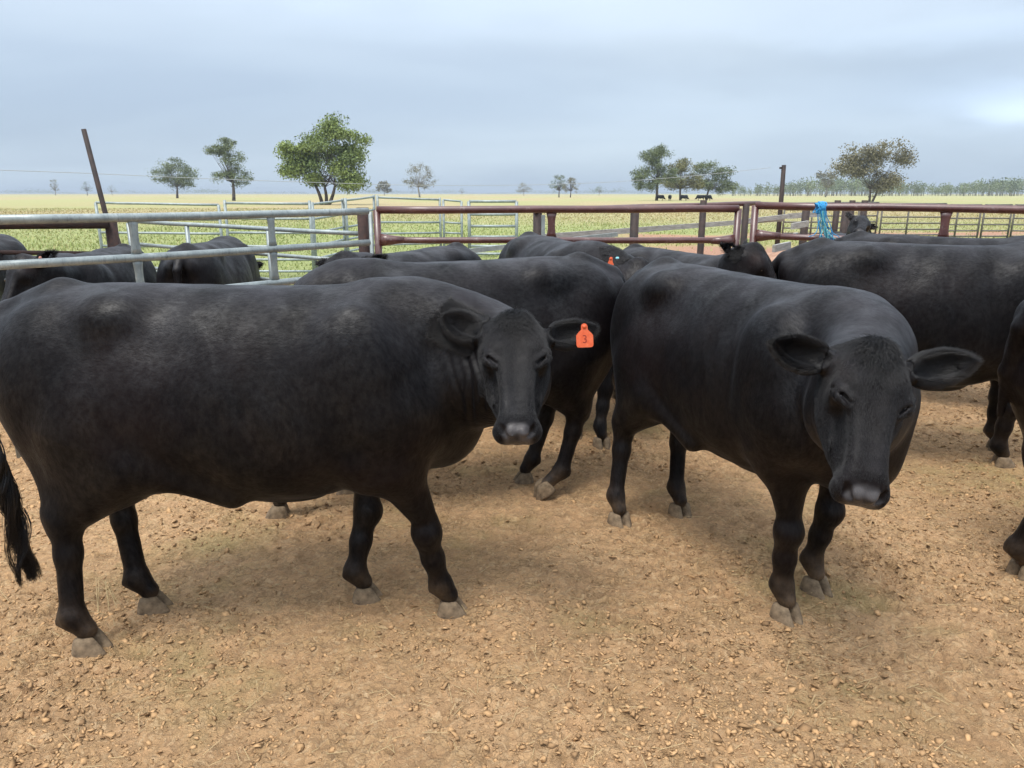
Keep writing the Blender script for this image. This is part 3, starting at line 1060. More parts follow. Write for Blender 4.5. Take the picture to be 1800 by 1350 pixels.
def poll_tuft(ci, n=2600, ln=.030, seed=1):
    """curly longer hair on the crown of the head, falling over the forehead"""
    r = np.random.default_rng(seed)
    hd, V_, vn = ci['hd'], ci['V'], ci['vn']
    wgt = np.exp(-((hd[:, 0] - .010) / .040) ** 2 - (hd[:, 1] / .040) ** 2) * (hd[:, 2] > -.12) * (hd[:, 2] < .05) * (np.abs(hd[:, 0]) < .2)
    i = r.choice(len(V_), n, p=wgt / wgt.sum())
    p = V_[i] + r.normal(0, .0015, (n, 3)); nn = vn[i]
    U, Vx = ci['HR'][0], ci['HR'][1]
    g = U * .8 + Vx * (hd[i, 1] / .05)[:, None] * .6 + r.normal(0, .35, (n, 3))
    g -= nn * (g * nn).sum(1)[:, None]; g /= np.linalg.norm(g, axis=1)[:, None]
    sd = np.cross(nn, g); L = ln * r.uniform(.5, 1.3, n)[:, None]; cu = r.normal(0, .35, (n, 1))
    P = np.stack([p, p + (nn * .22 + g * .28 + sd * cu * .1) * L, p + (nn * .32 + g * .65 + sd * cu * .3) * L, p + (nn * .26 + g * 1.05 + sd * cu * .6) * L], 1)
    curves_obj('poll_tuft', P * ci['scale'], np.array([.0004, .0004, .0003, .0001]), M_HAIR, ci['root'])
# ------------------------------------------------------------------ ground
def build_ground():
    def axis(segs):
        out = []
        for a, b, h in segs: out.append(np.arange(a, b, h))
        return np.concatenate(out)
    far = lambda a, b, k: a + np.geomspace(1, b - a + 1, k) - 1
    xp = np.concatenate([np.arange(-3.2, 3.2, .013), 3.2 + far(0, 40, 150)[0:], 43.2 + far(0, 5200, 70)[1:]])
    xp = np.unique(np.concatenate([xp, -(3.2 + far(0, 40, 150)), -(43.2 + far(0, 5200, 70))[1:]]))
    yp = np.unique(np.concatenate([-far(0, 1500, 40)[::-1] + 1.2, np.arange(1.2, 5.2, .011), np.arange(5.2, 9, .03), 9 + far(0, 60, 220), 69 + far(0, 5200, 90)[1:]]))
    X, Y = np.meshgrid(xp, yp, indexing='ij')
    nx, ny = X.shape
    x, y = X.ravel(), Y.ravel()
    r = np.hypot(x, y - 3)
    near = np.clip((11 - r) / 5, 0, 1)
    h = fbm(x * .35, y * .35, None, 3, 1) * .035 * np.clip((30 - r) / 20, 0, 1)
    h += fbm(x * 2.2, y * 2.2, None, 4, 5) * .022 * near
    # trampled crumbs: cellular plates, each tilted its own way
    idx = np.nonzero((near > .01))[0]
    xx, yy = x[idx], y[idx]

    def plates(sc, amp, seed, warp):
        qx = (xx + vnoise(xx * 9, yy * 9, None, seed) * warp) * sc; qy = (yy + vnoise(xx * 9 + 31, yy * 9, None, seed) * warp) * sc * 1.25
        ix, iy = np.floor(qx).astype(np.int64), np.floor(qy).astype(np.int64)
        d1 = np.full(len(xx), 9.); d2 = np.full(len(xx), 9.); bh = np.zeros(len(xx))
        for a in (-1, 0, 1):
            for b in (-1, 0, 1):
                cx, cy = ix + a, iy + b
                hs_ = (cx * 73856093 ^ cy * 19349663 ^ seed * 7919)
                p1, p2, p3, p4, p5 = _P[hs_ & 4095], _P[(hs_ >> 3) & 4095], _P[(hs_ >> 5) & 4095], _P[(hs_ >> 7) & 4095], _P[(hs_ >> 2) & 4095]
                dx, dy = qx - (cx + p1), qy - (cy + p2)
                d = dx * dx + dy * dy
                val = (p3 ** 2) + (p4 - .5) * dx * 1.3 + (p5 - .5) * dy * 1.3
                m = d < d1
                d2 = np.where(m, d1, np.minimum(d2, d)); bh = np.where(m, val, bh); d1 = np.where(m, d, d1)
        edge = np.sqrt(d2) - np.sqrt(d1)
        return (bh - .5) * amp * np.clip(edge / .18, 0, 1) ** .7, edge
    rough = np.clip(.55 + fbm(xx * .9, yy * .9, None, 3, 9) * 1.2, .15, 1)
    p1, e1 = plates(14, .020, 3, .03); p2, e2 = plates(32, .010, 4, .015)
    dh = (p1 * 1.7 * rough + p2 * 1.5 * (0.4 + .6 * rough)) + fbm(xx * 45, yy * 45, None, 3, 21) * .0045
    # hoof-print hollows
    rr = np.random.default_rng(12)
    for i in range(110):
        cx, cy = rr.uniform(-3.5, 3.8), rr.uniform(1.4, 7.5)
        a = rr.uniform(0, 6.28); sx, sy = rr.uniform(.05, .08), rr.uniform(.04, .055)
        m = np.nonzero((np.abs(xx - cx) < .2) & (np.abs(yy - cy) < .2))[0]
        ux, uy = xx[m] - cx, yy[m] - cy
        u, v = (ux * math.cos(a) + uy * math.sin(a)) / sx, (-ux * math.sin(a) + uy * math.cos(a)) / sy
        q = np.sqrt(u * u + v * v)
        dh[m] += -.008 * np.exp(-q ** 4) + .005 * np.exp(-((q - 1.35) / .3) ** 2)
    h[idx] += dh * near[idx]
    # flatten under the hooves
    for fx, fy in FOOTPRINTS:
        q = np.hypot(x - fx, y - fy)
        m = np.exp(-(q / .09) ** 4)
        h = h * (1 - m) + 0.004 * m
    h[r > 60] *= 0
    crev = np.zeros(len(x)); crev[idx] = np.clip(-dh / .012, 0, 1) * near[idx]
    # what covers the soil: bare inside the yard and on the tracks, grass beyond
    nz = fbm(x * .25, y * .25, None, 4, 13); nz2 = fbm(x * .03, y * .012, None, 4, 17)
    d_yard = np.clip((10.5 + nz * 5 + np.where(x > 3, (x - 3) * .5, 0) - y) / 1.5, 0, 1)
    lane = np.exp(-((y - 20 - nz * 4) / 4.0) ** 2) * np.clip((x - 3) / 3, 0, 1) * np.clip((13 - x) / 3, 0, 1)
    track = np.exp(-((y - 29 - .12 * x + nz * 3) / 1.6) ** 2) * np.clip((x - 3.5) / 2, 0, 1)
    dirt = np.clip(np.maximum(d_yard, np.maximum(lane * 1.5, track * 1.2)), 0, 1)
    dirt *= (y > -30)
    pink = np.clip(np.maximum(lane, track) * 1.6, 0, 1)
    green = np.clip(1.15 - np.abs(y - 27) / 26 + nz2 * .9 + nz * .25, 0, 1)
    green = np.maximum(green, np.clip(.25 + fbm(x * .05, y * .02, None, 3, 23) * 1.2 + np.clip((x - 40) / 150, 0, .3), 0, .6) * (y > 45))
    V = np.stack([x, y, h], 1)
    i, j = np.meshgrid(np.arange(nx - 1), np.arange(ny - 1), indexing='ij')
    a = (i * ny + j).ravel()
    Q = np.stack([a, a + ny, a + ny + 1, a + 1], 1)
    m, t, b = new_mat('ground_soil_and_grass')
    big = noise_node(t, .9, 4, .6); med = noise_node(t, 7, 5, .65); fine = noise_node(t, 70, 5, .75); crumb = noise_node(t, 260, 4, .75)
    tcn = N(t, 'ShaderNodeTexCoord'); wn = N(t, 'ShaderNodeTexNoise', inp={'Scale': 30.0, 'Detail': 3.0})
    t.links.new(tcn.outputs['Object'], wn.inputs['Vector'])
    wv = N(t, 'ShaderNodeVectorMath', operation='MULTIPLY_ADD'); wv.inputs[1].default_value = (.075, .075, .0); t.links.new(wn.outputs['Color'], wv.inputs[0]); t.links.new(tcn.outputs['Object'], wv.inputs[2])
    flat = N(t, 'ShaderNodeVectorMath', operation='MULTIPLY'); flat.inputs[1].default_value = (1, 1.25, .02); t.links.new(wv.outputs[0], flat.inputs[0])

    def vor(scale, feat='F1'):
        v = N(t, 'ShaderNodeTexVoronoi', feature=feat, inp={'Scale': scale}); t.links.new(flat.outputs[0], v.inputs['Vector']); return v
    v1, v2 = vor(30), vor(75)
    e1, e2 = vor(30, 'DISTANCE_TO_EDGE'), vor(75, 'DISTANCE_TO_EDGE')

    def sepr(sock):
        s_ = N(t, 'ShaderNodeSeparateColor'); t.links.new(sock, s_.inputs[0]); return s_.outputs
    r1, r2 = sepr(v1.outputs['Color']), sepr(v2.outputs['Color'])
    soil = rampf(t, big, [(.34, (.56, .340, .170)), (.52, (.66, .405, .212)), (.68, (.74, .475, .260))])
    soil = mixrgb(t, rampf(t, med, [(.40, .0), (.66, .45)]), soil, (.50, .345, .165))
    soil = mixrgb(t, rampf(t, r1[0], [(.0, .40), (.35, 0.), (.75, 0.)]), soil, (.40, .255, .140))
    soil = mixrgb(t, rampf(t, r2[1], [(.68, .0), (1., .6)]), soil, (.74, .54, .32))
    soil = mixrgb(t, rampf(t, r2[2], [(.0, .55), (.28, 0.)]), soil, (.34, .215, .120))
    soil = mixrgb(t, rampf(t, fine, [(.52, .0), (.66, .55)]), soil, (.34, .215, .120))
    soil = mixrgb(t, rampf(t, fine, [(.28, .6), (.42, 0.)]), soil, (.72, .52, .30))
    soil = mixrgb(t, rampf(t, crumb, [(.50, .0), (.72, .35)]), soil, (.36, .23, .13))
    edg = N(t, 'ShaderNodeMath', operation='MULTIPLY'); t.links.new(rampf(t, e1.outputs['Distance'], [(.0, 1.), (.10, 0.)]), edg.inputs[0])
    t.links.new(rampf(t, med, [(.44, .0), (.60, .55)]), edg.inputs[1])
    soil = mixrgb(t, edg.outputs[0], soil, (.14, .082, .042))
    moist_shade = N(t, 'ShaderNodeMath', operation='MULTIPLY', inp={1: .30}); t.links.new(attr(t, 'crev'), moist_shade.inputs[0])
    soil = mixrgb(t, moist_shade.outputs[0], soil, (.22, .13, .068))  # hollows painted darker: shade of the gaps plus moister soil
    gb = noise_node(t, 1.1, 4, .6, mapping=(1, 1, 1)); gm = rampf(t, gb, [(.54, 0.), (.70, .55)])
    soil = mixrgb(t, gm, soil, (.38, .32, .13))
    dk = noise_node(t, 2.3, 6, .72, dist=.6)
    soil = mixrgb(t, rampf(t, dk, [(.52, 0.), (.66, .42)]), soil, (.36, .225, .120))
    soil = mixrgb(t, attr(t, 'pink'), soil, (.42, .24, .16))
    gn = noise_node(t, .5, 6, .7, mapping=(.5, 1, 1)); gf = noise_node(t, 5, 5, .75)
    yel = rampf(t, gn, [(.35, (.36, .295, .155)), (.65, (.42, .35, .20))])
    grn = rampf(t, gn, [(.35, (.28, .33, .115)), (.65, (.35, .38, .165))])
    gr = mixrgb(t, attr(t, 'green'), yel, grn)
    gr = mixrgb(t, rampf(t, gf, [(.5, 0.), (.75, .5)]), gr, (.20, .18, .07))
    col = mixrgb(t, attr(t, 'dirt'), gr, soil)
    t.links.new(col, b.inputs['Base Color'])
    b.inputs['Roughness'].default_value = .9
    b.inputs['Specular IOR Level'].default_value = .2
    def madd(a_, k_, b_):
        n_ = N(t, 'ShaderNodeMath', operation='MULTIPLY_ADD', inp={1: k_}); t.links.new(a_, n_.inputs[0])
        if isinstance(b_, float): n_.inputs[2].default_value = b_
        else: t.links.new(b_, n_.inputs[2])
        return n_.outputs[0]
    hgt = madd(crumb, .35, 0.0); hgt = madd(fine, .8, hgt); hgt = madd(r1[0], .55, hgt); hgt = madd(r2[2], .30, hgt)
    hgt = madd(rampf(t, e1.outputs['Distance'], [(.0, 0.), (.12, 1.)]), .12, hgt)
    bump(t, b, hgt, 1.0, .019)
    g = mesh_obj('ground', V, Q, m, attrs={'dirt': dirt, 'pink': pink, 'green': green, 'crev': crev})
    tag(g, 'trampled ochre dirt of the yard running out into grassland', kind='structure')
    return xp, yp, h.reshape(nx, ny), m


FOOTPRINTS = []
CLOD_MAT = None


def ground_h(xp, yp, Hh, x, y):
    i = np.clip(np.searchsorted(xp, x), 0, len(xp) - 1); j = np.clip(np.searchsorted(yp, y), 0, len(yp) - 1)
    return Hh[i, j]


def scatter_clods(xp, yp, Hh):
    r = np.random.default_rng(77)
    iv = np.array([(1, 0, 0), (.3, .9, 0), (-.9, .4, 0), (-.5, -.8, 0), (.6, -.8, 0), (.1, 0, 1), (0, .1, -1)], float)
    ifc = np.array([(k, (k + 1) % 5, 5) for k in range(5)] + [((k + 1) % 5, k, 6) for k in range(5)])
    n = 90000
    y = 1.5 + 7.5 * r.random(n) ** 1.7
    x = (r.random(n) * 2 - 1) * (y * .78 + .7)
    keep = fbm(x * 1.3, y * 1.3, None, 3, 40) + r.normal(0, .25, n) > -.12
    x, y = x[keep], y[keep]; n = len(x)
    s = np.exp(r.normal(math.log(.0049), .48, n)) * (1 + (y - 1.5) * .10); s = np.clip(s, .0022, .0165)
    z = ground_h(xp, yp, Hh, x, y)
    V = iv[None] * (1 + r.normal(0, .28, (n, 7, 3)))
    V = V * np.stack([s * r.uniform(.8, 1.6, n), s * r.uniform(.7, 1.3, n), s * r.uniform(.15, .42, n)], 1)[:, None]
    a = r.uniform(0, 6.28, n); c, sn = np.cos(a)[:, None], np.sin(a)[:, None]
    tx, ty = r.normal(0, .38, (n, 1)), r.normal(0, .38, (n, 1))
    vx, vy = V[..., 0] * c - V[..., 1] * sn, V[..., 0] * sn + V[..., 1] * c
    vz = V[..., 2] + vx * tx + vy * ty
    P = np.stack([vx + x[:, None], vy + y[:, None], vz + z[:, None] + s[:, None] * .02], -1).reshape(-1, 3)
    F = (ifc[None] + (np.arange(n) * 7)[:, None, None]).reshape(-1, 3)
    tint = np.repeat(np.clip(r.random(n) * .8 + .2 * (fbm(x * 2, y * 2, None, 3, 41) + .5), 0, 1), 7)
    m, t, b = new_mat('dirt_clod')
    tn = attr(t, 'tint')
    col = rampf(t, tn, [(0., (.19, .115, .060)), (.3, (.38, .235, .120)), (.7, (.50, .31, .155)), (1., (.57, .36, .185))])
    col = mixrgb(t, rampf(t, noise_node(t, 90, 3, .7), [(.5, 0.), (.75, .5)]), col, (.20, .12, .06))
    t.links.new(col, b.inputs['Base Color']); b.inputs['Roughness'].default_value = .95; b.inputs['Specular IOR Level'].default_value = .15
    o = mesh_obj('dirt_clods', P, F, m, smooth=False, attrs={'tint': tint})
    tag(o, 'loose dry crumbs and clods of dirt and manure on the yard floor', kind='stuff')
    # straw and chaff
    n = 2600
    y = 1.5 + 7 * r.random(n) ** 1.6; x = (r.random(n) * 2 - 1) * (y * .78 + .7)
    z = ground_h(xp, yp, Hh, x, y) + .004
    a = r.uniform(0, 6.28, n); L = r.uniform(.008, .05, n) * (r.random(n) ** .7); tl = r.normal(0, .25, n)
    P = np.zeros((n, 2, 3)); d = np.stack([np.cos(a), np.sin(a), tl], 1) * L[:, None]
    c0 = np.stack([x, y, z + np.abs(tl) * L], 1)
    P[:, 0] = c0 - d; P[:, 1] = c0 + d
    o = curves_obj('straw', P, np.array([.0009, .0007]), M_STRAW)
    tag(o, 'short bits of dry straw scattered over the dirt', kind='stuff')


def grass_field():
    r = np.random.default_rng(5)
    n = 90000
    y = 12 + 75 * r.random(n) ** 1.5
    x = (r.random(n) * 2 - 1) * (y * .75 + 2)
    ok = ~((x > 3) & (x < 13) & (np.abs(y - 20) < 4) & (r.random(n) < .93))
    ok &= ~((np.abs(y - 29 - .12 * x) < 1.5) & (x > 4) & (r.random(n) < .9))
    x, y = x[ok], y[ok]; n = len(x)
    hgt = r.uniform(.03, .12, n) * (1 + fbm(x * .2, y * .2, None, 3, 6) * .9)
    V = np.zeros((n, 3, 3)); a = r.uniform(0, 6.28, n); wd = .008 + y * .0006
    lean = r.normal(0, .35, (n, 2)) * hgt[:, None]
    V[:, 0] = np.stack([x - np.cos(a) * wd, y - np.sin(a) * wd, 0 * x], 1)
    V[:, 1] = np.stack([x + np.cos(a) * wd, y + np.sin(a) * wd, 0 * x], 1)
    V[:, 2] = np.stack([x + lean[:, 0], y + lean[:, 1], hgt], 1)
    gnoise = fbm(x * .03, y * .012, None, 4, 17)
    tint = np.clip(.55 + gnoise + r.normal(0, .22, n) - np.clip((y - 42) / 30, 0, .6), 0, 1)
    m, t, b = new_mat('grass_blade')
    col = rampf(t, attr(t, 'tint'), [(0., (.44, .36, .19)), (.45, (.39, .38, .17)), (1., (.27, .33, .11))])
    t.links.new(col, b.inputs['Base Color']); b.inputs['Roughness'].default_value = .8; b.inputs['Specular IOR Level'].default_value = .2
    F = np.arange(n * 3).reshape(-1, 3)
    o = mesh_obj('paddock_grass', V.reshape(-1, 3), F, m, smooth=False, attrs={'tint': np.repeat(tint, 3)})
    tag(o, 'green and straw coloured grass of the paddock beyond the rails', kind='stuff')


# ------------------------------------------------------------------ trees
def make_tree(name, label, px, base_py, top_py, wid_px, dist, leafmat, barkmat, seed, group=None, lobes=None, n_leaf=5200, fork=.28, trunks=1, leaf=.0, sparse=0.0, stem=None, cat='tree'):
    r = np.random.default_rng(seed)
    base = W(px, base_py, dist); base[2] = 0
    # true ground point: keep on the ground at this distance
    ppm = 1386.0 / dist
    Hh = (base_py - top_py) / ppm; Wd = wid_px / ppm
    base = np.array([(px - 900) / 1300 * dist * .968 + 0.0, dist, 0.0])
    top_z = CAMH + (340 - top_py) / ppm
    Hh = top_z
    root = thing(name, label, cat, tuple(base), 0, group)
    gs = []
    lobes = lobes or [(0, .62, .42, .36), (-.28, .5, .26, .26), (.28, .5, .26, .26), (0, .85, .28, .16)]
    # lobes: (x fraction of width, height fraction, radius x fraction, radius z fraction)
    clus = []
    per = max(7, int(66 / len(lobes)))
    for lx, lz, rx, rz in lobes:
        for i in range(per):
            d = r.normal(0, 1, 3); d /= np.linalg.norm(d); q = r.random() ** .35
            c = np.array([lx * Wd + d[0] * q * rx * Wd, d[1] * q * rx * Wd * .9 + r.normal(0, .05) * Wd, lz * Hh + d[2] * q * rz * Hh])
            clus.append(c)
    forks = []
    for k in range(trunks):
        a0 = np.array([(k - (trunks - 1) / 2) * .04 * Wd, r.normal(0, .01) * Wd, 0])
        fz = fork * Hh * r.uniform(.9, 1.1)
        f0 = a0 + np.array([(k - (trunks - 1) / 2) * .08 * Wd + r.normal(0, .02) * Wd, 0, fz])
        tr = Hh * (.017 if trunks > 1 else .022) if stem is None else stem * Hh
        pts = [a0 + (f0 - a0) * t + np.array([math.sin(t * 3 + seed) * .01 * Wd, 0, 0]) for t in np.linspace(0, 1, 5)]
        gs.append(tube_geo(pts, np.linspace(tr * 1.35, tr * .85, 5), 9))
        forks.append((f0, tr))
    for c in clus:
        f0, tr = forks[int(r.integers(0, len(forks)))]
        if r.random() < .55: 
            mid = f0 * .55 + c * .45 + np.array([0, 0, .08 * Hh]) + r.normal(0, .03, 3) * Wd
        else:
            mid = f0 * .6 + c * .4 + r.normal(0, .05, 3) * Wd
        ts = np.linspace(0, 1, 7)[:, None]
        pts = (1 - ts) ** 2 * f0 + 2 * ts * (1 - ts) * mid + ts ** 2 * c
        pts[1:-1] += r.normal(0, .008, (5, 3)) * Hh
        gs.append(tube_geo(pts, np.linspace(tr * .24, tr * .02, 7), 5, False))
    v, f = join_geo(gs)
    mesh_obj('trunk', v, f, barkmat, root)
    # leaves
    nl = int(n_leaf * 2.7)
    ci = r.integers(0, len(clus), nl)
    C = np.array(clus)[ci]
    rad = (r.uniform(.07, .15, len(clus)) * Wd)[ci]
    d = r.normal(0, 1, (nl, 3)); d /= np.linalg.norm(d, axis=1)[:, None]
    q = r.random(nl)[:, None] ** .8 * 1.1
    p = C + d * q * rad[:, None] * np.array([1.15, 1.15, .75])
    if leaf == 0: leaf = .0095 * Wd + .045
    nl = nl
    sz = leaf * r.uniform(.6, 1.4, nl)
    e1 = r.normal(0, 1, (nl, 3)); e1 /= np.linalg.norm(e1, axis=1)[:, None]
    e2 = np.cross(e1, r.normal(0, 1, (nl, 3))); e2 /= np.linalg.norm(e2, axis=1)[:, None]
    LV = np.stack([p - e1 * sz[:, None], p + e2 * sz[:, None] * .55, p + e1 * sz[:, None], p - e2 * sz[:, None] * .55], 1).reshape(-1, 3)
    tint = np.clip(r.uniform(0, 1, len(clus))[ci] * .55 + r.random(nl) * .45, 0, 1)
    o = mesh_obj('crown', LV, np.arange(nl * 4).reshape(-1, 4), leafmat, root, smooth=False, attrs={'tint': np.repeat(tint, 4)})
    return root


def far_trees():
    r = np.random.default_rng(31)
    # tree line on the right, kilometres of scrub along the horizon
    V, T, n = [], [], 0
    gs = []

    def scrub(x, y, h, wd, nl):
        nonlocal n
        c = np.array([x, y, h * .62])
        d = r.normal(0, 1, (nl, 3)); d /= np.linalg.norm(d, axis=1)[:, None]
        p = c + d * (r.random(nl)[:, None] ** .5) * np.array([wd, wd, h * .42])
        p[:, 2] = np.maximum(p[:, 2], .1)
        s = r.uniform(.5, 1.2, nl)[:, None] * h * .055
        e1 = r.normal(0, 1, (nl, 3)); e1 /= np.linalg.norm(e1, axis=1)[:, None]
        e2 = np.cross(e1, r.normal(0, 1, (nl, 3))); e2 /= np.linalg.norm(e2, axis=1)[:, None]
        V.append(np.stack([p - e1 * s, p + e2 * s * .7, p + e1 * s, p - e2 * s * .7], 1).reshape(-1, 3))
        T.append(np.full(nl * 4, r.random()))
        gs.append(tube_geo([(x, y, 0), (x + r.normal(0, .2), y, h * .4), (x + r.normal(0, .5), y, h * .8)], [h * .02, h * .014, h * .006], 4))
    for i in range(430):
        px = r.uniform(1285, 1830); d = r.uniform(480, 640)
        top = 321 + 6 * math.sin(px * .02) + r.normal(0, 4.5) + (6 if px < 1330 else 0)
        x = (px - 900) / 1300 * d * .968
        h = max(3., (340 - top) / 1386 * d + 1.65)
        scrub(x, d, h, h * r.uniform(.22, .4), 75)
    v = np.concatenate(V); 
    o = mesh_obj('tree_line', v, np.arange(len(v)).reshape(-1, 4), M_LEAF_DARK, None, False, attrs={'tint': np.concatenate(T)})
    tag(o, 'long hazy belt of thin woodland on the skyline at the right', kind='stuff')
    v, f = join_geo(gs)
    o = mesh_obj('tree_line_stems', v, f, M_BARK_PALE); tag(o, 'bare stems of the woodland belt on the skyline', kind='stuff')
    V.clear(); T.clear(); gs.clear()
    for i in range(1500):
        px = r.uniform(-250, 2050); d = r.uniform(950, 2100)
        x = (px - 900) / 1300 * d * .968
        h = r.uniform(3.5, 7.5) * (1 + .6 * math.sin(px * .013) * math.sin(px * .031))
        scrub(x, d, max(h, 3), r.uniform(6, 22), 34)
    v = np.concatenate(V)
    o = mesh_obj('horizon_scrub', v, np.arange(len(v)).reshape(-1, 4), M_LEAF_DARK, None, False, attrs={'tint': np.concatenate(T)})
    tag(o, 'low blue-grey scrub along the horizon', kind='stuff')


# ------------------------------------------------------------------ rails, gates, posts
def rail(parent, a, b, rad, mat, name='rail', seg=12, sag=0.0, o=(0, 0, 0)):
    a = np.asarray(a, float) - o; b = np.asarray(b, float) - o
    L = np.linalg.norm(b - a); n = max(3, int(L / .4))
    ts = np.linspace(0, 1, n)[:, None]
    pts = a + (b - a) * ts
    pts[:, 2] -= (sag * 4 * ts * (1 - ts))[:, 0]
    pts[1:-1] += np.random.default_rng(int(abs(a[0] * 1000)) + n).normal(0, rad * .06, (n - 2, 3))
    v, f = tube_geo(pts, rad, seg)
    return mesh_obj(name, v, f, mat, parent)


def post(parent, x, y, z0, z1, rad, mat, name='post', seg=12, o=(0, 0, 0), lean=(0, 0), cap=True):
    return rail(parent, (x, y, z0), (x + lean[0], y + lean[1], z1), rad, mat, name, seg, 0, o)


def web(parent, x, y, z0, z1, dirx, wtop, wmid, th, mat, o=(0, 0, 0), name='brace'):
    """flattened spreader between two rails: waisted plate-like pipe stub, wide direction along the rail"""
    dv = np.array([dirx[0], dirx[1], 0.0]); dv /= np.linalg.norm(dv); pn = np.array([-dv[1], dv[0], 0])
    V, F, sg, n = [], [], 14, 7
    for i, t in enumerate(np.linspace(0, 1, n)):
        wd = wmid + (wtop - wmid) * abs(2 * t - 1) ** 2.2
        for k in range(sg):
            a = 2 * math.pi * k / sg
            V.append(np.array([x, y, z0 + (z1 - z0) * t]) + dv * math.cos(a) * wd + pn * math.sin(a) * th - o)
    for i in range(n - 1):
        for k in range(sg):
            F.append((i * sg + k, i * sg + (k + 1) % sg, (i + 1) * sg + (k + 1) % sg, (i + 1) * sg + k))
    F.append(tuple(range(sg))[::-1]); F.append(tuple(range((n - 1) * sg, n * sg)))
    return mesh_obj(name, np.array(V), F, mat, parent)


def lerp(a, b, t): return np.asarray(a, float) * (1 - t) + np.asarray(b, float) * t


def fences():
    # near galvanised panel at the left
    A = W(-40, 384.0, 4.50); B = W(646, 372, 6.72)
    o = np.array([A[0], A[1], 0])
    f = thing('steel_fence_panel', 'near galvanised pipe panel with thick pale rails and two upright braces, at the left', 'fence', tuple(o))
    zt = 1.497
    A[2] = B[2] = zt
    A2 = A - [0, 0, 0]; 
    levels = [1.497, 1.225, .955, .69, .42, .14]
    for i, z in enumerate(levels):
        rail(f, (A[0], A[1], z), (B[0], B[1], z), .030 if i == 0 else .028, M_GALV, 'rail', 14, .006, o)
    d = (B - A)[:2]
    for px in (237, 478):
        # spreader at this pixel column
        best = min(np.linspace(0, 1, 400), key=lambda t: abs(900 + 1300 * lerp(A, B, t)[0] / (lerp(A, B, t)[1] * .968 + (CAMH - 1.36) * .2495) - px))
        p = lerp(A, B, best)
        for k in range(5):
            web(f, p[0], p[1], levels[k + 1] + .018, levels[k] - .018, d, .040, .029, .012, M_GALV, o)
    for t in (0.004,):
        p = lerp(A, B, t)
        post(f, p[0], p[1], .0, zt - .02, .026, M_GALV, 'post', 14, o)
    # second galvanised panel crossing behind it
    A = W(225, 388, 7.9); B = W(640, 411, 7.0)
    o = np.array([A[0], A[1], 0])
    f = thing('steel_fence_panel', 'galvanised panel with thinner rails behind the two braces of the near panel', 'fence', tuple(o))
    A0, B0 = A.copy(), B.copy()
    for k, dz in enumerate((0, -.235, -.47, -.72, -.95)):
        rail(f, A0 + [0, 0, dz], B0 + [0, 0, dz + (-.02 * k)], .0215 if k == 0 else .019, M_GALV, 'rail', 12, .004, o)
    for t in (0.0, .27, .62, 1.0):
        p = lerp(A0, B0, t); post(f, p[0], p[1], .05, p[2] - .022, .022, M_GALV, 'post', 12, o)
    # corner post, rusty, and its bright pipe
    P = W(637, 366, 6.98)
    f = thing('corner_post', 'dark rusty corner post where the grey rails meet the red gate', 'post', (P[0], P[1], 0))
    v, q = tube_geo([(0, 0, 0), (0, 0, .7), (0, 0, P[2])], .052, 16)
    mesh_obj('post_pipe', v, q, M_RUST, f)
    v, q = tube_geo([(0, 0, P[2]), (0, 0, P[2] + .006)], .056, 16); mesh_obj('cap', v, q, M_RUST, f)
    P2 = W(651, 372, 6.9)
    f = thing('gate_post', 'slim grey pipe upright standing against the rusty corner post', 'post', (P2[0], P2[1], 0))
    v, q = tube_geo([(0, 0, 0), (0, 0, P2[2])], .020, 12); mesh_obj('upright', v, q, M_GALV_DULL, f)

    # red gates
    def red_gate(label, pa, pb, Ya, Yb, low, braces, zlist=None, end_b=True):
        A = W(*pa, Ya); B = W(*pb, Yb)
        o = np.array([A[0], A[1], 0]); f = thing('red_gate', label, 'gate', tuple(o))
        rail(f, A, B, .035, M_RED, 'rail', 14, 0, o)
        zs = [(low[0], low[1])]
        La = W(pa[0], low[0], Ya); Lb = W(pb[0], low[1], Yb)
        dzA, dzB = La[2] - A[2], Lb[2] - B[2]
        for k in (1, 2, 3, 4):
            rail(f, A + [0, 0, dzA * k * .98], B + [0, 0, dzB * k * .98], .029 if k < 4 else .029, M_RED, 'rail', 14, .0, o)
        d = (B - A)[:2]
        for t in ((0.0, 1.0) if end_b else (0.0,)):
            p = lerp(A, B, t); post(f, p[0], p[1], .08, p[2] - .0, .033, M_RED, 'upright', 14, o)
        for t in braces:
            p = lerp(A, B, t)
            dz = dzA * (1 - t) + dzB * t
            for k in range(4):
                web(f, p[0], p[1], p[2] + dz * (k + 1) * .98 + .026, p[2] + dz * k * .98 - .030, d, .050, .034, .014, M_RED, o)
        # gusset tubes on the second rail next to the ends
        for t, sgn in ((0.0, 1), (1.0, -1)):
            if t == 1.0 and not end_b: continue
            p = lerp(A, B, t) + [0, 0, (dzA if t == 0 else dzB) * .98]
            u = np.array([d[0], d[1], 0]) / np.linalg.norm(d) * sgn
            v, q = tube_geo([p + u * .03 - o, p + u * .09 - o, p + u * .16 - o, p + u * .24 - o], [.058, .050, .038, .031], 14)
            mesh_obj('gusset', v, q, M_RED, f)
        return A, B
    red_gate('long red pipe gate between the rusty corner post and the other red gate', (662, 369), (1298, 367), 6.9, 7.15, (423, 424), [.475])
    red_gate('red pipe gate at the right with blue twine tied on its top rail', (1328, 361), (1960, 371), 7.1, 6.1, (415, 436), [.57])
    # upper red rail just above/behind the long gate
    A = W(940, 369.5, 7.6); B = W(1335, 357.5, 9.6)
    o = np.array([A[0], A[1], 0]); f = thing('red_rail_fence', 'single red rail on dark posts running off behind the long red gate', 'fence', tuple(o))
    rail(f, A, B, .030, M_RED, 'rail', 12, 0, o)
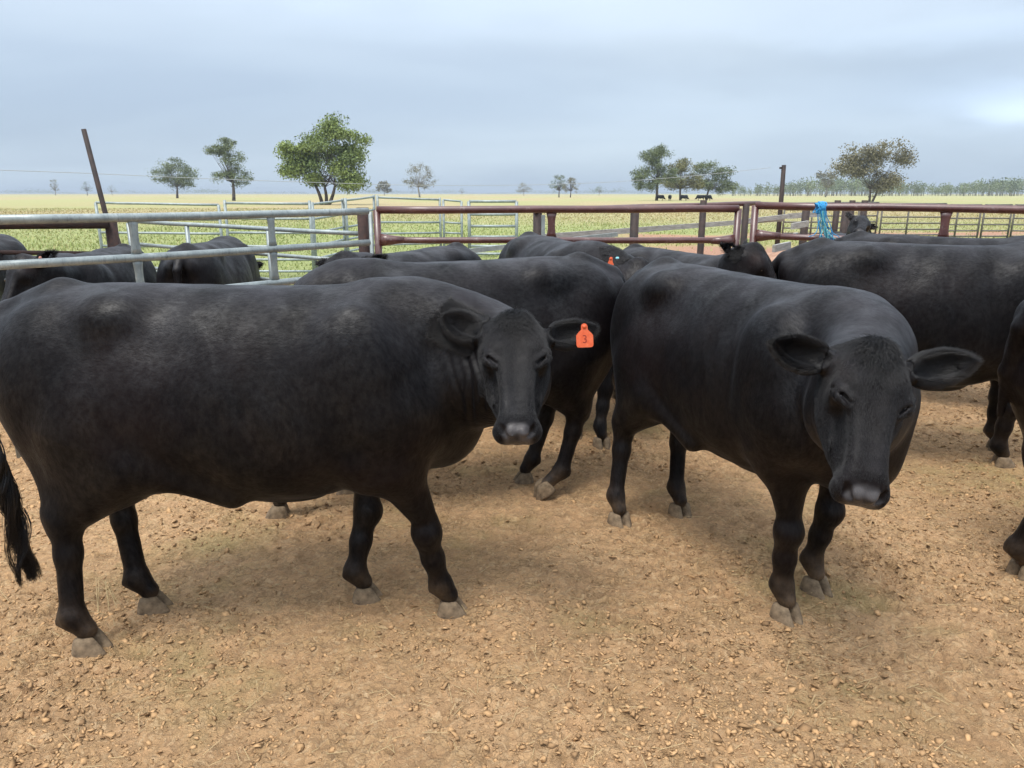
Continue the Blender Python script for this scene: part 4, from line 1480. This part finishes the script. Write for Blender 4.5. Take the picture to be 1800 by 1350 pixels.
    for px, yy, z1y, rr in ((945, 7.65, 372, .045), (1116, 8.3, 372, .048), (1237, 8.9, 352, .040), (1312, 9.4, 358, .042)):
        p = W(px, z1y, yy); post(f, p[0], p[1], 0, p[2], rr, M_DARKSTEEL, 'post', 12, o)
    # pale square post beside the first dark one
    P = W(955, 378, 7.5); f = thing('square_post', 'pale square steel post beside the dark round one behind the red gate', 'post', (P[0], P[1], 0))
    v, q = box_geo((0, 0, P[2] / 2), .018, .018, P[2] / 2); mesh_obj('upright', v, q, M_GALV_DULL, f, smooth=False)
    # grey guard boards running away behind the gates
    A = W(935, 418, 9.5); B = W(1378, 385, 14.5)
    f = thing('race_rail', 'long grey timber board sloping up behind the red gate', 'rail', (A[0], A[1], 0)); o = np.array([A[0], A[1], 0])

    def board(parent, a, b, hz, th, mat, o, name='board'):
        a = np.asarray(a, float) - o; b = np.asarray(b, float) - o
        d = unit(b - a); pn = unit(np.cross(d, [0, 0, 1])); u = np.cross(pn, d)
        V = []
        for t in (0, .33, .66, 1):
            p = a + (b - a) * t
            for sx, sy in ((-1, -1), (1, -1), (1, 1), (-1, 1)): V.append(p + pn * sx * th + u * sy * hz)
        F = []
        for i in range(3):
            for k in range(4): F.append((i * 4 + k, i * 4 + (k + 1) % 4, (i + 1) * 4 + (k + 1) % 4, (i + 1) * 4 + k))
        F += [(3, 2, 1, 0), (12, 13, 14, 15)]
        return mesh_obj(name, np.array(V), F, mat, parent, smooth=False)
    board(f, A, B, .038, .016, M_TIMBER, o)
    A = W(826, 441, 8.2); B = W(1085, 412, 9.6)
    board(f, A, B, .026, .012, M_GALV_DULL, o)
    for (pa, pb, ya, yb, hz) in (((1386, 380), (1448, 376), 14.6, 15.6, .05), ((1300, 390), (1386, 380), 13.2, 14.5, .04), ((1392, 398), (1420, 393), 11.5, 11.9, .045),
                                 ((1396, 415), (1400, 414), 10, 10.1, .04), ((1360, 437), (1388, 431), 9.4, 9.7, .045), ((1372, 452), (1384, 450), 9, 9.1, .04)):
        a = W(*pa, ya); b = W(*pb, yb)
        board(f, a, b, hz, .02, M_TIMBER, o, 'board')
    # dark posts around the ramp behind the gates
    for i, (px, top, yy, rr, lab) in enumerate(((1417, 362, 12.5, .062, 'dark steel post left of the blue twine'), (1472, 352, 15.0, .06, 'dark post seen over the red rail right of the blue twine'),
                                           (1487, 366, 13.5, .07, 'brown post between twine and the distant cow head'), (1498, 352, 16.0, .06, 'dark post second to the right of the blue twine'),
                                           (1520, 352, 16.5, .07, 'short dark post directly above the cow head beyond the red rail'))):
        p = W(px, top, yy)
        f = thing('yard_post', lab, 'post', (p[0], p[1], 0))
        v, q = tube_geo([(0, 0, -.05), (0, 0, p[2] * .5), (.01, 0, p[2])], rr, 10); mesh_obj('upright', v, q, M_DARKSTEEL, f)
    # low dirt mound of the loading ramp
    P = W(1430, 430, 14.0)
    xs = np.linspace(-2.2, 2.2, 40); ys = np.linspace(-2.5, 2.5, 40)
    XX, YY = np.meshgrid(xs, ys, indexing='ij')
    zz = .62 * np.exp(-(XX / 1.3) ** 4 - (YY / 1.6) ** 4) + fbm(XX * 3, YY * 3, None, 4, 8) * .09 - .04
    ii, jj = np.meshgrid(np.arange(39), np.arange(39), indexing='ij'); a = (ii * 40 + jj).ravel()
    mm, t, b = new_mat('reddish_soil')
    c = rampf(t, noise_node(t, 4, 6, .75), [(.35, (.30, .16, .10)), (.6, (.46, .29, .20))]); t.links.new(c, b.inputs['Base Color']); b.inputs['Roughness'].default_value = .95
    mo = mesh_obj('dirt_ramp', np.stack([XX.ravel(), YY.ravel(), zz.ravel()], 1), np.stack([a, a + 40, a + 41, a + 1], 1), mm)
    mo.location = (P[0], P[1], 0); tag(mo, 'low mound of reddish soil behind the meeting point of the red gates', kind='structure')
    # brown timber rails at the far left
    A = W(-60, 395, 7.0); B = W(190, 394, 7.6)
    o = np.array([A[0], A[1], 0]); f = thing('brown_rail_fence', 'rusty brown rail fence behind the near grey top rail at far left', 'fence', tuple(o))
    rail(f, A, B, .045, M_RUST, 'rail', 12, 0, o)
    rail(f, W(-60, 443, 7.0), W(190, 446, 7.6), .022, M_RUST, 'rail', 12, 0, o)
    p = W(194, 385, 7.65); post(f, p[0], p[1], 0, p[2], .058, M_RUST, 'post', 12, o)
    p = W(206, 388, 7.9); rail(f, (p[0] - .08, p[1], p[2]), (p[0] + .12, p[1] + .1, .1), .04, M_RUST, 'strut', 12, 0, o)
    # leaning strainer pole
    T = W(147, 227, 7.9); Bm = W(184, 372, 7.9); dirv = (Bm - T) / (T[2] - Bm[2]); G0 = T + dirv * T[2]
    f = thing('leaning_pole', 'tall dark rusted pole leaning left above the grey rails', 'pole', tuple(G0))
    v, q = tube_geo([(0, 0, 0), (T - G0) * .5 + [.004, 0, 0], T - G0], [.027, .026, .024], 12); mesh_obj('pole_pipe', v, q, M_DARKSTEEL, f)
    T = W(1378, 290, 16)
    f = thing('upright_pole', 'tall straight dark pole behind the gap between the two red gates', 'pole', (T[0], T[1], 0))
    v, q = tube_geo([(0, 0, 0), (.01, 0, 1.2), (0, 0, T[2])], [.055, .05, .045], 12); mesh_obj('pole_pipe', v, q, M_DARKSTEEL, f)
    v, q = box_geo((-.03, 0, T[2] - .06), .05, .03, .02); mesh_obj('insulator', v, q, M_DARKSTEEL, f, smooth=False)
    # sagging wire
    pts = []
    ctrl = [(-60, 297), (150, 304), (330, 313), (560, 321), (750, 327), (1000, 325), (1200, 312), (1378, 292)]
    for px, py in ctrl:
        t = (px + 60) / 1438.0
        pts.append(W(px, py, 9.0 + 7.0 * t))
    pts = np.array(pts)
    tt = np.linspace(0, 7, 60); pp = np.stack([smooth_interp(tt, np.arange(8), pts[:, k], .35) for k in range(3)], 1)
    v, q = tube_geo(pp, .0042, 6)
    wobj = mesh_obj('overhead_wire', v, q, M_WIRE); tag(wobj, 'thin slack wire strung across the view below the skyline trees', 'wire')
    # portable panels in the mid distance (thin tubes)

    def panel(label, pa, pb, Ya, Yb, levels, rad, mat, uprights, name='portable_panel', group=None, up_top=0.0, feet=True):
        A = W(*pa, Ya); B = W(*pb, Yb)
        o = np.array([A[0], A[1], 0]); f = thing(name, label, 'fence', tuple(o), 0, group)
        za, zb = A[2], B[2]
        for lv in levels:
            rail(f, (A[0], A[1], za * lv), (B[0], B[1], zb * lv), rad, mat, 'rail', 8, .004, o)
        for t in uprights:
            p = lerp(A, B, t); post(f, p[0], p[1], 0, p[2] + up_top, rad * 1.25, mat, 'upright', 8, o)
    lv = [1, .80, .61, .43, .25, .09]
    g = 'light portable panels beyond the yard on the left'
    panel('thin grey portable panel just right of the leaning pole', (168, 356), (384, 360), 15.0, 15.0, lv, .024, M_GALV_DULL, (0, 1), group=g)
    panel('thin portable panel between the double posts and the big green tree', (395, 357), (544, 358), 15.0, 15.0, lv, .024, M_GALV_DULL, (0, 1), group=g, up_top=.06)
    panel('thin portable panel in front of the trunk of the big green tree', (549, 359), (602, 352), 15.2, 17, lv, .024, M_GALV_DULL, (0, 1), group=g, up_top=.04)
    panel('thin portable panel rising to the tall post right of the big green tree', (607, 352), (657, 346), 17, 19, lv, .026, M_GALV_DULL, (0, 1), group=g, up_top=.05)
    panel('thin portable panel over the left end of the long red gate', (663, 347), (773, 351), 19, 20, lv, .026, M_GALV_DULL, (0, 1), group=g, up_top=.05)
    panel('short thin portable panel left of the small barred gate', (779, 351), (811, 354), 20, 20, lv, .026, M_GALV_DULL, (0, 1), group=g)
    panel('small gate of broad grey bars beyond the long red gate', (824, 354), (908, 354), 20, 20, [1, .77, .56, .37, .2, .06], .036, M_GALV_DULL, (0, 1), name='barred_gate')
    g = 'thin dark portable panels in the right-hand paddock'
    panel('dark thin-barred panel right of the distant cow head', (1552, 358), (1664, 358), 29, 29, lv, .028, M_THIN, (0, .42, 1), group=g)
    panel('dark thin-barred panel left of the red brace', (1670, 360), (1726, 360), 28, 28, lv, .028, M_THIN, (0, .28, 1), group=g)
    panel('dark thin-barred panel right of the red brace', (1732, 360), (1780, 360), 28, 28, lv, .028, M_THIN, (0, 1), group=g)
    panel('dark thin-barred panel at the right edge of the picture', (1785, 360), (1900, 361), 28, 28, lv, .028, M_THIN, (0, .5, 1), group=g)
    panel('far dark panel above the blue twine', (1380, 357), (1545, 356), 30, 30, lv, .03, M_THIN, (0, .3, .55, .8, 1), group=g)


def twine():
    c = W(1442, 366, 6.78)
    root = thing('twine_bundle', 'bright blue baling twine knotted over the red top rail with loose ends', 'twine', tuple(c))
    r = np.random.default_rng(9)
    P = []
    for i in range(38):   # turns around the rail, bunched into a knot
        k = 16; a0 = r.uniform(0, 6.28); R = r.uniform(.038, .052)
        th = a0 + np.linspace(0, r.uniform(4, 7), k)
        off = r.normal(0, .014)
        tilt = r.normal(0, .55)
        P.append(np.stack([off + np.sin(th) * tilt * .045 + r.normal(0, .004, k), np.cos(th) * R, np.sin(th) * R + .004], 1))
    curves_obj('knot', np.array(P), np.full(16, .0042), M_TWINE, root, kind='stuff')
    P = []
    for i in range(26):
        k = 16; t = np.linspace(0, 1, k)
        dx = r.normal(.10, .07); L = r.uniform(.22, .40)
        cx, cy = r.normal(0, .015), -.05 + r.normal(0, .015)
        x = cx + dx * t ** 1.3 + .018 * np.sin(t * r.uniform(5, 10) + r.random() * 6) * t
        y = cy + .012 * np.cos(t * r.uniform(5, 9) + i) * t
        z = -.02 - L * t ** .9 + .02 * np.sin(t * r.uniform(6, 12) + i) * t
        P.append(np.stack([x, y, z], 1))
    curves_obj('loose_ends', np.array(P[:14]), np.full(16, .0028), M_TWINE2, root, kind='stuff')
    curves_obj('loose_ends', np.array(P[14:]), np.full(16, .0032), M_TWINE, root, kind='stuff')


# ------------------------------------------------------------------ ear tags
def ear_tag(ci, side, along, label, mat, h=.075, w_=.052, digit=None, across=0.0, button=None, out=.022, droop=(0, 0, -1), at=None):
    base, a, b2, n, ln = ci['ear'][side]
    sc = ci['scale']
    p = (base + a * along * ln + b2 * across + n * out) * sc
    Rm = ci['R']
    wp = Rm @ p + ci['P0']
    if at is not None: wp = np.asarray(at, float)
    nn = Rm @ n; nn = unit(nn * [1, 1, .35])
    up = unit(np.array([0, 0, 1.0]) - nn * nn[2]); xr = np.cross(up, nn)
    M = Matrix(((xr[0], up[0], nn[0], wp[0]), (xr[1], up[1], nn[1], wp[1]), (xr[2], up[2], nn[2], wp[2]), (0, 0, 0, 1)))
    # outline: narrow neck with round stud, sloping shoulders, rounded square panel
    hw = w_ / 2
    out2 = []
    for t in np.linspace(0, math.pi, 8): out2.append((.0115 * math.cos(t), .0 + .0115 * math.sin(t)))
    out2 += [(-.0115, -.010), (-hw + .006, -.022), (-hw, -.030), (-hw, -h + .010)]
    for t in np.linspace(0, math.pi / 2, 4): out2.append((-hw + .009 - .009 * math.cos(t), -h + .012 - .009 * math.sin(t)))
    for t in np.linspace(0, math.pi / 2, 4): out2.append((hw - .009 + .009 * math.sin(t), -h + .012 - .009 * math.cos(t)))
    out2 += [(hw, -h + .012), (hw, -.030), (hw - .006, -.022), (.0115, -.010)]
    n_ = len(out2)
    V = [(x, y, .001) for x, y in out2] + [(x, y, -.001) for x, y in out2]
    F = [tuple(range(n_)), tuple(range(n_, 2 * n_))[::-1]] + [(i, i + n_, (i + 1) % n_ + n_, (i + 1) % n_) for i in range(n_)]
    o = mesh_obj('ear_tag', np.array(V), F, mat, smooth=False)
    o.matrix_world = M
    tag(o, label, 'ear tag')
    v, f = tube_geo([(0, 0, .001), (0, 0, .004)], .0075, 12)
    mesh_obj('stud', v, f, mat if button is None else button, o)
    if digit:
        cu = bpy.data.curves.new('tag_number', 'FONT'); cu.body = digit; cu.size = .040; cu.align_x = 'CENTER'; cu.extrude = .0003
        cu.materials.append(M_TAGINK)
        tmp = bpy.data.objects.new('tmp', cu); me = bpy.data.meshes.new_from_object(tmp); bpy.data.objects.remove(tmp)
        to = bpy.data.objects.new('tag_number', me); put(to, o); to.location = (0, -h + .018, .0014)
    return o


def haze():
    v, f = box_geo((0, 1200, 14.5), 3200, 3800, 16.0)
    m = bpy.data.materials.new('haze_air'); m.use_nodes = True; t = m.node_tree; t.nodes.clear()
    out = N(t, 'ShaderNodeOutputMaterial')
    vol = N(t, 'ShaderNodeVolumePrincipled', inp={'Density': HAZE_D, 'Anisotropy': 0.0}); vol.inputs['Color'].default_value = (.60, .69, .80, 1)
    t.links.new(vol.outputs[0], out.inputs['Volume'])
    o = mesh_obj('haze', v, f, m, smooth=False); tag(o, 'pale damp air over the plain', kind='stuff')


HAZE_D = .00036
# ------------------------------------------------------------------ place everything
def G(px, py, z=0.0):
    """ground point under a photo pixel"""
    a, b = (px - 900) / 1300.0, (675 - py) / 1300.0
    fy = math.cos(PITCH) + b * math.sin(PITCH); fz = -math.sin(PITCH) + b * math.cos(PITCH)
    t = (z - CAMH) / fz
    return (a * t, fy * t)


def feet_px(**kw):
    return {k: G(*v) for k, v in kw.items()}


import time
T0 = time.time()
# A: big black cow at the left, side on, face to the camera
fa = feet_px(HR=(152, 1140), HL=(262, 1068), FR=(785, 1076), FL=(636, 1052))
poll = W(906, 556, 2.46); muz = W(911, 770, 2.17)
foldsA = []
for x0, y0, y1, k, am in ((790, 600, 745, .9, .003), (811, 590, 800, 1.0, .005), (829, 600, 810, 1.15, .006), (846, 640, 790, .7, .0045)):
    foldsA.append(([(x0 + (y - y0) * .17 * k + 5 * math.sin(y * .031 + x0), y) for y in np.arange(y0, y1, 16)], am))
cowA = build_cow('cow', 'large black cow side-on at the left, looking at the camera, orange tag in ear', (-.98, 2.72), 3, 1.0, fa,
                 (poll, muz, (0.02, -1, .7)), res=.0125, hres=.0046, belly=.012,
                 tail=[(-.86, 0, 1.23), (-.935, .0, 1.15), (-.975, .0, 1.0), (-.985, -.01, .85), (-.98, -.02, .74)], fur=FUR_A,
                 ears={1: ((-.62, 1, -.12), (.05, .1, 1), .86), -1: ((-.28, -1, -.10), (.12, -.05, 1), .95)}, teats=True, folds=foldsA, hs=.86, hw=1.07)
tail_switch(cowA, (-.98, -.02, .84), (-.94, -.03, .17), 700, .022)
# B: big black cow at the right walking towards the camera
fb = feet_px(FR=(1376, 1082), FL=(1428, 1034), HR=(1086, 918), HL=(1192, 902))
poll = W(1551, 610, 1.98); muz = W(1528, 868, 1.77)
cowB = build_cow('cow', 'large black cow facing the camera at the right, head lowered, ears spread, no tag', (1.03, 3.16), -66.5, .99, fb,
                 (poll, muz, (-.06, -1, .7)), res=.0125, hres=.0044, belly=.015, bend=-.17, width=.90,
                 tail=[(-.86, 0, 1.23), (-.945, 0, 1.14), (-.965, 0, .95), (-.955, 0, .70), (-.95, 0, .55)], fur=FUR_B,
                 ears={1: ((-.18, 1, -.05), (.20, .1, 1), .88), -1: ((-.46, -1, -.02), (.12, -.1, 1), 1.06)}, hs=.875, neck=.85)


poll_tuft(cowA, 1500, .019, 1)
poll_tuft(cowB, 1400, .022, 2)


def head_at(org, deg, s, fwd=1.02, z=1.24, turn=0.0, drop=.30, reach=.36):
    """poll, muzzle and face normal for a simple head pose"""
    th = math.radians(deg); d = np.array([math.cos(th), math.sin(th)])
    p = np.array([org[0] + d[0] * fwd * s, org[1] + d[1] * fwd * s, z * s])
    t2 = th + math.radians(turn); e = np.array([math.cos(t2), math.sin(t2)])
    m = np.array([p[0] + e[0] * reach * s, p[1] + e[1] * reach * s, p[2] - drop * s])
    nrm = (e[0] * .7, e[1] * .7, 1)
    return p, m, nrm


# C: behind A, walking left
oC, dC = (-.25, 3.90), 197
thC = math.radians(dC)
cowC = build_cow('cow', 'black cow walking left behind the side-on cow, one hind leg bent mid-step', oC, dC, .99,
                 dict(HL=(.16, 3.93), HR=(.09, 4.10), FL=G(497, 905), FR=(-.92, 3.95)), head_at(oC, dC, .99, .98, 1.19, -8, .36, .30), res=.016, hres=.012, belly=.02,
                 tail=[(-.86, 0, 1.23), (-.93, 0, 1.14), (-.95, 0.02, .95), (-.93, .03, .72), (-.92, .03, .62)], fur=12000,
                 lift={'HL': dict(hock=(-.60, .16, .47), fet=(-.50, .18, .155), hoof=(-.415, .18, .085), tilt=.55)}, lod=0)
tail_switch(cowC, (-.92, .03, .66), (-.93, .05, .38), 350, .03)
plain = [
    # label, origin, heading, scale, head kwargs, extra
    ('E', 'black cow behind the walking cow, pale blue button inside its upright ear', (.34, 5.45), -72, 1.0, dict(fwd=.93, z=1.20, turn=-25, drop=.36, reach=.26), {}),
    ('F', 'brownish-black cow seen over the walking cow, its poll near the rusty corner post', (-.74, 5.25), 240, .95, dict(fwd=.90, z=1.25, turn=35, drop=.36, reach=.25), {}),
    ('G', 'black cow with raised ear under the right end of the long red gate', (1.28, 5.50), -62, .93, dict(fwd=1.0, z=1.30, turn=25, drop=.38, reach=.28), {}),
    ('H', 'black cow behind the near grey rails at far left, dark ear above the rail', (-3.42, 6.10), -86, .90, dict(fwd=1.0, z=1.28, turn=-15, drop=.36, reach=.28), {}),
    ('I', 'black cow seen from behind between the two grey braces', (-2.72, 6.75), 95, .93, dict(fwd=1.0, z=1.05, turn=0, drop=.45, reach=.25), {}),
    ('J', 'black back of a cow cut by the left edge behind the grey rails', (-5.1, 7.1), 100, .93, dict(fwd=1.0, z=1.1), {}),
    ('L', 'black cow with sandy patch on its rump, right of the long red gate', (2.60, 4.58), -14, 1.02, dict(fwd=1.05, z=1.1, turn=0), dict(belly=.06)),
    ('M', 'dark grey-black back of the cow just beyond the sandy-rumped one', (3.42, 5.85), -30, 1.0, dict(fwd=1.05, z=1.0, turn=0), {}),
    ('K', 'small black cow beyond the red gate, only poll and two pricked ears showing', (4.25, 9.4), -95, .86, dict(fwd=.9, z=1.46, turn=10, drop=.38, reach=.25), {}),
    ('N', 'black cow cut by the right edge, hindquarter and one hind leg in view', (3.00, 2.98), 3, 1.02, dict(fwd=1.05, z=1.1, turn=0), {}),
]
cows = {}
HEADS = {
    'E': (W(1122, 458, 4.50), W(1108, 560, 4.27), (-.2, -1, .6)),
    'F': (W(598, 446, 4.62), W(575, 520, 4.42), (-.4, -.9, .7)),
    'G': (W(1340, 431, 4.75), W(1382, 520, 4.62), (.6, -.25, .8)),
    'H': (W(26, 452, 5.05), W(-2, 545, 4.85), (-.5, -.8, .7)),
    'K': (W(1522, 379, 8.5), W(1516, 402, 8.2), (0, -1, .7)),
}
for key, lab, org, deg, s, hk, ex in plain:
    near = key in ('N', 'L')
    feet = None
    if key == 'E': feet = dict(FL=(.60, 4.74), FR=(.43, 4.95))
    if key == 'N': feet = dict(HR=G(1792, 1012), HL=(2.45, 3.15))
    if key == 'L': feet = dict(FR=(3.05, 4.36), FL=(3.20, 4.66))
    ek = dict(ears={1: ((-.45, 1, -.1), (.1, .3, 1), 1.0), -1: ((-.45, -1, -.1), (.1, -.3, 1), 1.0)})
    if key == 'K': ek = dict(ears={1: ((-1.0, .75, -.1), (.1, .3, 1), 1.0), -1: ((-1.0, -.75, -.1), (.1, -.3, 1), 1.0)})
    if key == 'E': ek = dict(ears={1: ((-1.5, .75, -.1), (.1, .5, 1), 1.0), -1: ((-.6, -1, -.1), (.3, -.3, 1), 1.0)})
    if key == 'G': ek = dict(ears={1: ((-1.0, .55, -.75), (.3, 1, .3), 1.0), -1: ((-.9, -.8, -.2), (.3, -.3, 1), 1.0)})
    if key == 'H': ek = dict(ears={1: ((-.3, 1, -.1), (.1, .3, 1), 1.0), -1: ((-.7, -1, -.2), (.2, -.3, 1), 1.0)})
    if key == 'N': ex = dict(tail=[(-.86, 0, 1.22), (-.90, .05, 1.1), (-.88, .12, .9), (-.84, .16, .7)])
    cows[key] = build_cow('cow', lab, org, deg, s, feet, HEADS.get(key) or head_at(org, deg, s, **hk), res=.016 if near else .020, hres=.012 if near else .016, fur=12000,
                          lod=0 if key in 'EGHK' else 1, **ek, **ex)
print('cows', time.time() - T0)
ear_tag(cowA, -1, .165, 'orange plastic ear tag on the cow facing the camera', M_ORANGE, digit='3', across=0.004, out=.043, h=.074, w_=.060)
ear_tag(cows['E'], 1, .05, 'orange ear tag below the upright ear behind the rump of the right-hand cow', M_ORANGE, at=W(1074, 455, 4.36), h=.075, w_=.045)
tg = sphere_geo(8, 12); b_ = cows['E']['ear'][1]
mesh_obj('ear_button', tg[0] * .017 + (b_[0] + b_[1] * .11 + b_[3] * .012) * cows['E']['scale'], tg[1], M_PALEBTN, cows['E']['root'])
ear_tag(cows['H'], -1, .10, 'faded pinkish orange tag in the ear behind the lower grey rail', M_FADED, out=.03, h=.05, w_=.04)

# distant mob
proto = None
g = 'tiny black cattle grazing under the right-hand trees'
for i, (px, wpx, lab) in enumerate(((1161, 17, 'leftmost distant black cow below the tall gum'), (1178, 9, 'small distant black cow seen end-on, second in the far line'), (1203, 11, 'distant black cow just left of the widest gap in the far line'),
                                    (1232, 12, 'distant black cow fourth in the far line'), (1245, 12, 'distant black cow at the right end of the far line'))):
    d = 170.0
    pos = ((px - 900) / 1300 * d * .968, d)
    if proto is None:
        ci = build_cow('distant_cow', lab, pos, 5, 1.0, None, head_at(pos, 5, 1.0, z=.75, drop=.4), res=.05, hres=.05, fur=0, eyes=False, lod=2, group=g)
        proto = ci['root']
    else:
        c = proto.copy(); S.collection.objects.link(c); c.location = (pos[0], pos[1], 0); c['label'] = lab
        c.rotation_euler = (0, 0, (0, 1.2, .2, 2.9, .3)[i])
        for ch in proto.children:
            k = ch.copy(); S.collection.objects.link(k); k.parent = c
for info in [cowA, cowB, cowC] + list(cows.values()):
    for ch in info['root'].children:
        if ch.name.startswith('hoof'):
            v = info['R'] @ np.array(ch.location) + info['P0']
            if v[1] < 8: FOOTPRINTS.append((v[0], v[1]))
xp, yp, Hh, gm = build_ground()
print('ground', time.time() - T0)
scatter_clods(xp, yp, Hh)
grass_field()
fences()
twine()
EU = [(-.22, .80, .20, .16), (.12, .86, .26, .12), (.38, .72, .13, .12), (-.38, .62, .14, .14), (-.05, .55, .16, .24), (.22, .45, .18, .16), (-.25, .48, .12, .16), (.15, .25, .22, .10)]
make_tree('gum_tree', 'rounded olive tree, first from the left and shorter than its neighbour', 312, 348, 272, 88, 270, M_LEAF_DARK, M_BARK, 11, lobes=[(0, .72, .30, .20), (-.25, .52, .22, .22), (.28, .48, .20, .22), (0, .42, .25, .16)], n_leaf=3600)
make_tree('gum_tree', 'slender dark tree with a tufted leaning top, second from the left', 410, 353, 243, 82, 176, M_LEAF_DARK, M_BARK, 12, lobes=[(-.10, .88, .20, .09), (-.28, .78, .17, .08), (.08, .66, .26, .14), (.18, .40, .28, .16), (-.20, .40, .22, .14)], n_leaf=4200)
make_tree('gum_tree', 'biggest tree, broad bright green crown on forked stems', 571, 361, 205, 164, 114, M_LEAF_GREEN, M_BARK, 13, lobes=[(.02, .82, .22, .14), (.28, .70, .18, .16), (-.28, .66, .20, .14), (0, .55, .28, .20), (-.34, .45, .14, .12), (.28, .42, .17, .16), (-.18, .36, .18, .12), (.30, .25, .12, .10)], n_leaf=11000, trunks=3, fork=.22)
make_tree('gum_tree', 'grey-brown open tree right of the biggest tree', 737, 347, 288, 60, 327, M_LEAF_OLIVE, M_BARK_PALE, 14, n_leaf=1500)
make_tree('gum_tree', 'small faint tree between the biggest tree and the grey-brown one', 675, 342, 319, 28, 600, M_LEAF_OLIVE, M_BARK_PALE, 15, n_leaf=500, leaf=.55)
make_tree('gum_tree', 'small round tree left of the paired trees in the middle distance', 921, 343, 322, 28, 560, M_LEAF_OLIVE, M_BARK_PALE, 16, n_leaf=900)
make_tree('gum_tree', 'left one of the paired trees in the middle distance', 983, 347, 305, 34, 330, M_LEAF_DARK, M_BARK, 17, n_leaf=1400)
make_tree('gum_tree', 'browner right one of the paired trees in the middle distance', 1003, 347, 310, 30, 325, M_LEAF_OLIVE, M_BARK, 18, n_leaf=1400)
make_tree('gum_tree', 'low grey tree left of the tall gum of the right-hand clump', 1053, 343, 326, 18, 600, M_LEAF_DARK, M_BARK_PALE, 19, n_leaf=500)
make_tree('gum_tree', 'tall two-topped gum at the left of the right-hand clump', 1154, 352, 255, 92, 180, M_LEAF_DARK, M_BARK, 20, lobes=[(.06, .86, .14, .10), (-.16, .80, .13, .10), (-.02, .62, .24, .14), (-.32, .45, .17, .16), (.28, .46, .22, .14), (-.20, .30, .22, .10)], n_leaf=4800, fork=.35)
make_tree('gum_tree', 'yellow-green spreading tree in the middle of the right-hand clump', 1196, 351, 275, 86, 190, M_LEAF_YELLOW, M_BARK, 21, lobes=[(0, .76, .28, .16), (-.24, .42, .26, .16), (.20, .40, .26, .18)], n_leaf=3600)
make_tree('gum_tree', 'wide mottled tree at the right of the right-hand clump', 1243, 351, 281, 92, 195, M_LEAF_DARK, M_BARK, 22, lobes=[(-.10, .80, .24, .14), (.26, .66, .20, .18), (.36, .36, .18, .20), (-.2, .42, .26, .16), (.10, .40, .26, .18)], n_leaf=3800)
make_tree('gum_tree', 'thin pale-stemmed leafless-looking tree before the skyline woodland', 1452, 345, 297, 46, 350, M_LEAF_OLIVE, M_BARK_PALE, 23, n_leaf=420, leaf=.35, lobes=[(-.2, .80, .22, .14), (.2, .75, .2, .14), (0, .5, .3, .2)])
make_tree('gum_tree', 'umbrella-shaped olive gum with branches showing, right of the upright pole', 1534, 355, 250, 134, 150, M_LEAF_OLIVE, M_BARK, 24, lobes=EU, n_leaf=5600, fork=.22, trunks=2, stem=.016)
make_tree('gum_tree', 'tiny dark tree left of the leaning pole', 153, 342, 319, 20, 620, M_LEAF_DARK, M_BARK, 25, n_leaf=500)
make_tree('gum_tree', 'bare wispy tree near the left edge of the skyline', 97, 341, 314, 16, 700, M_LEAF_OLIVE, M_BARK_PALE, 26, n_leaf=110, leaf=.4)
make_tree('gum_tree', 'small bush-like tree just right of the leaning pole', 197, 341, 325, 18, 800, M_LEAF_DARK, M_BARK_PALE, 27, n_leaf=260)
make_tree('gum_tree', 'tiny tree between the small round tree and the grey-brown tree', 812, 342, 330, 12, 800, M_LEAF_DARK, M_BARK_PALE, 28, n_leaf=260)
far_trees()
print('all', time.time() - T0)
haze()

wr = np.random.default_rng(4)
b0 = np.array([*G(185, 1060), .0]); P_ = np.zeros((9, 4, 3))
for i in range(9):
    a_ = b0 + np.append(wr.normal(0, .012, 2), .07 + wr.random() * .05); d_ = np.array([wr.uniform(.02, .09), wr.normal(-.03, .03), -a_[2] + .01])
    for k in range(4): P_[i, k] = a_ + d_ * k / 3 + [0, 0, .012 * math.sin(k)]
tag(curves_obj('straw_wisp', P_, np.full(4, .0011), M_STRAW), 'few dry straws caught beside the near hind hoof at the left', kind='stuff')
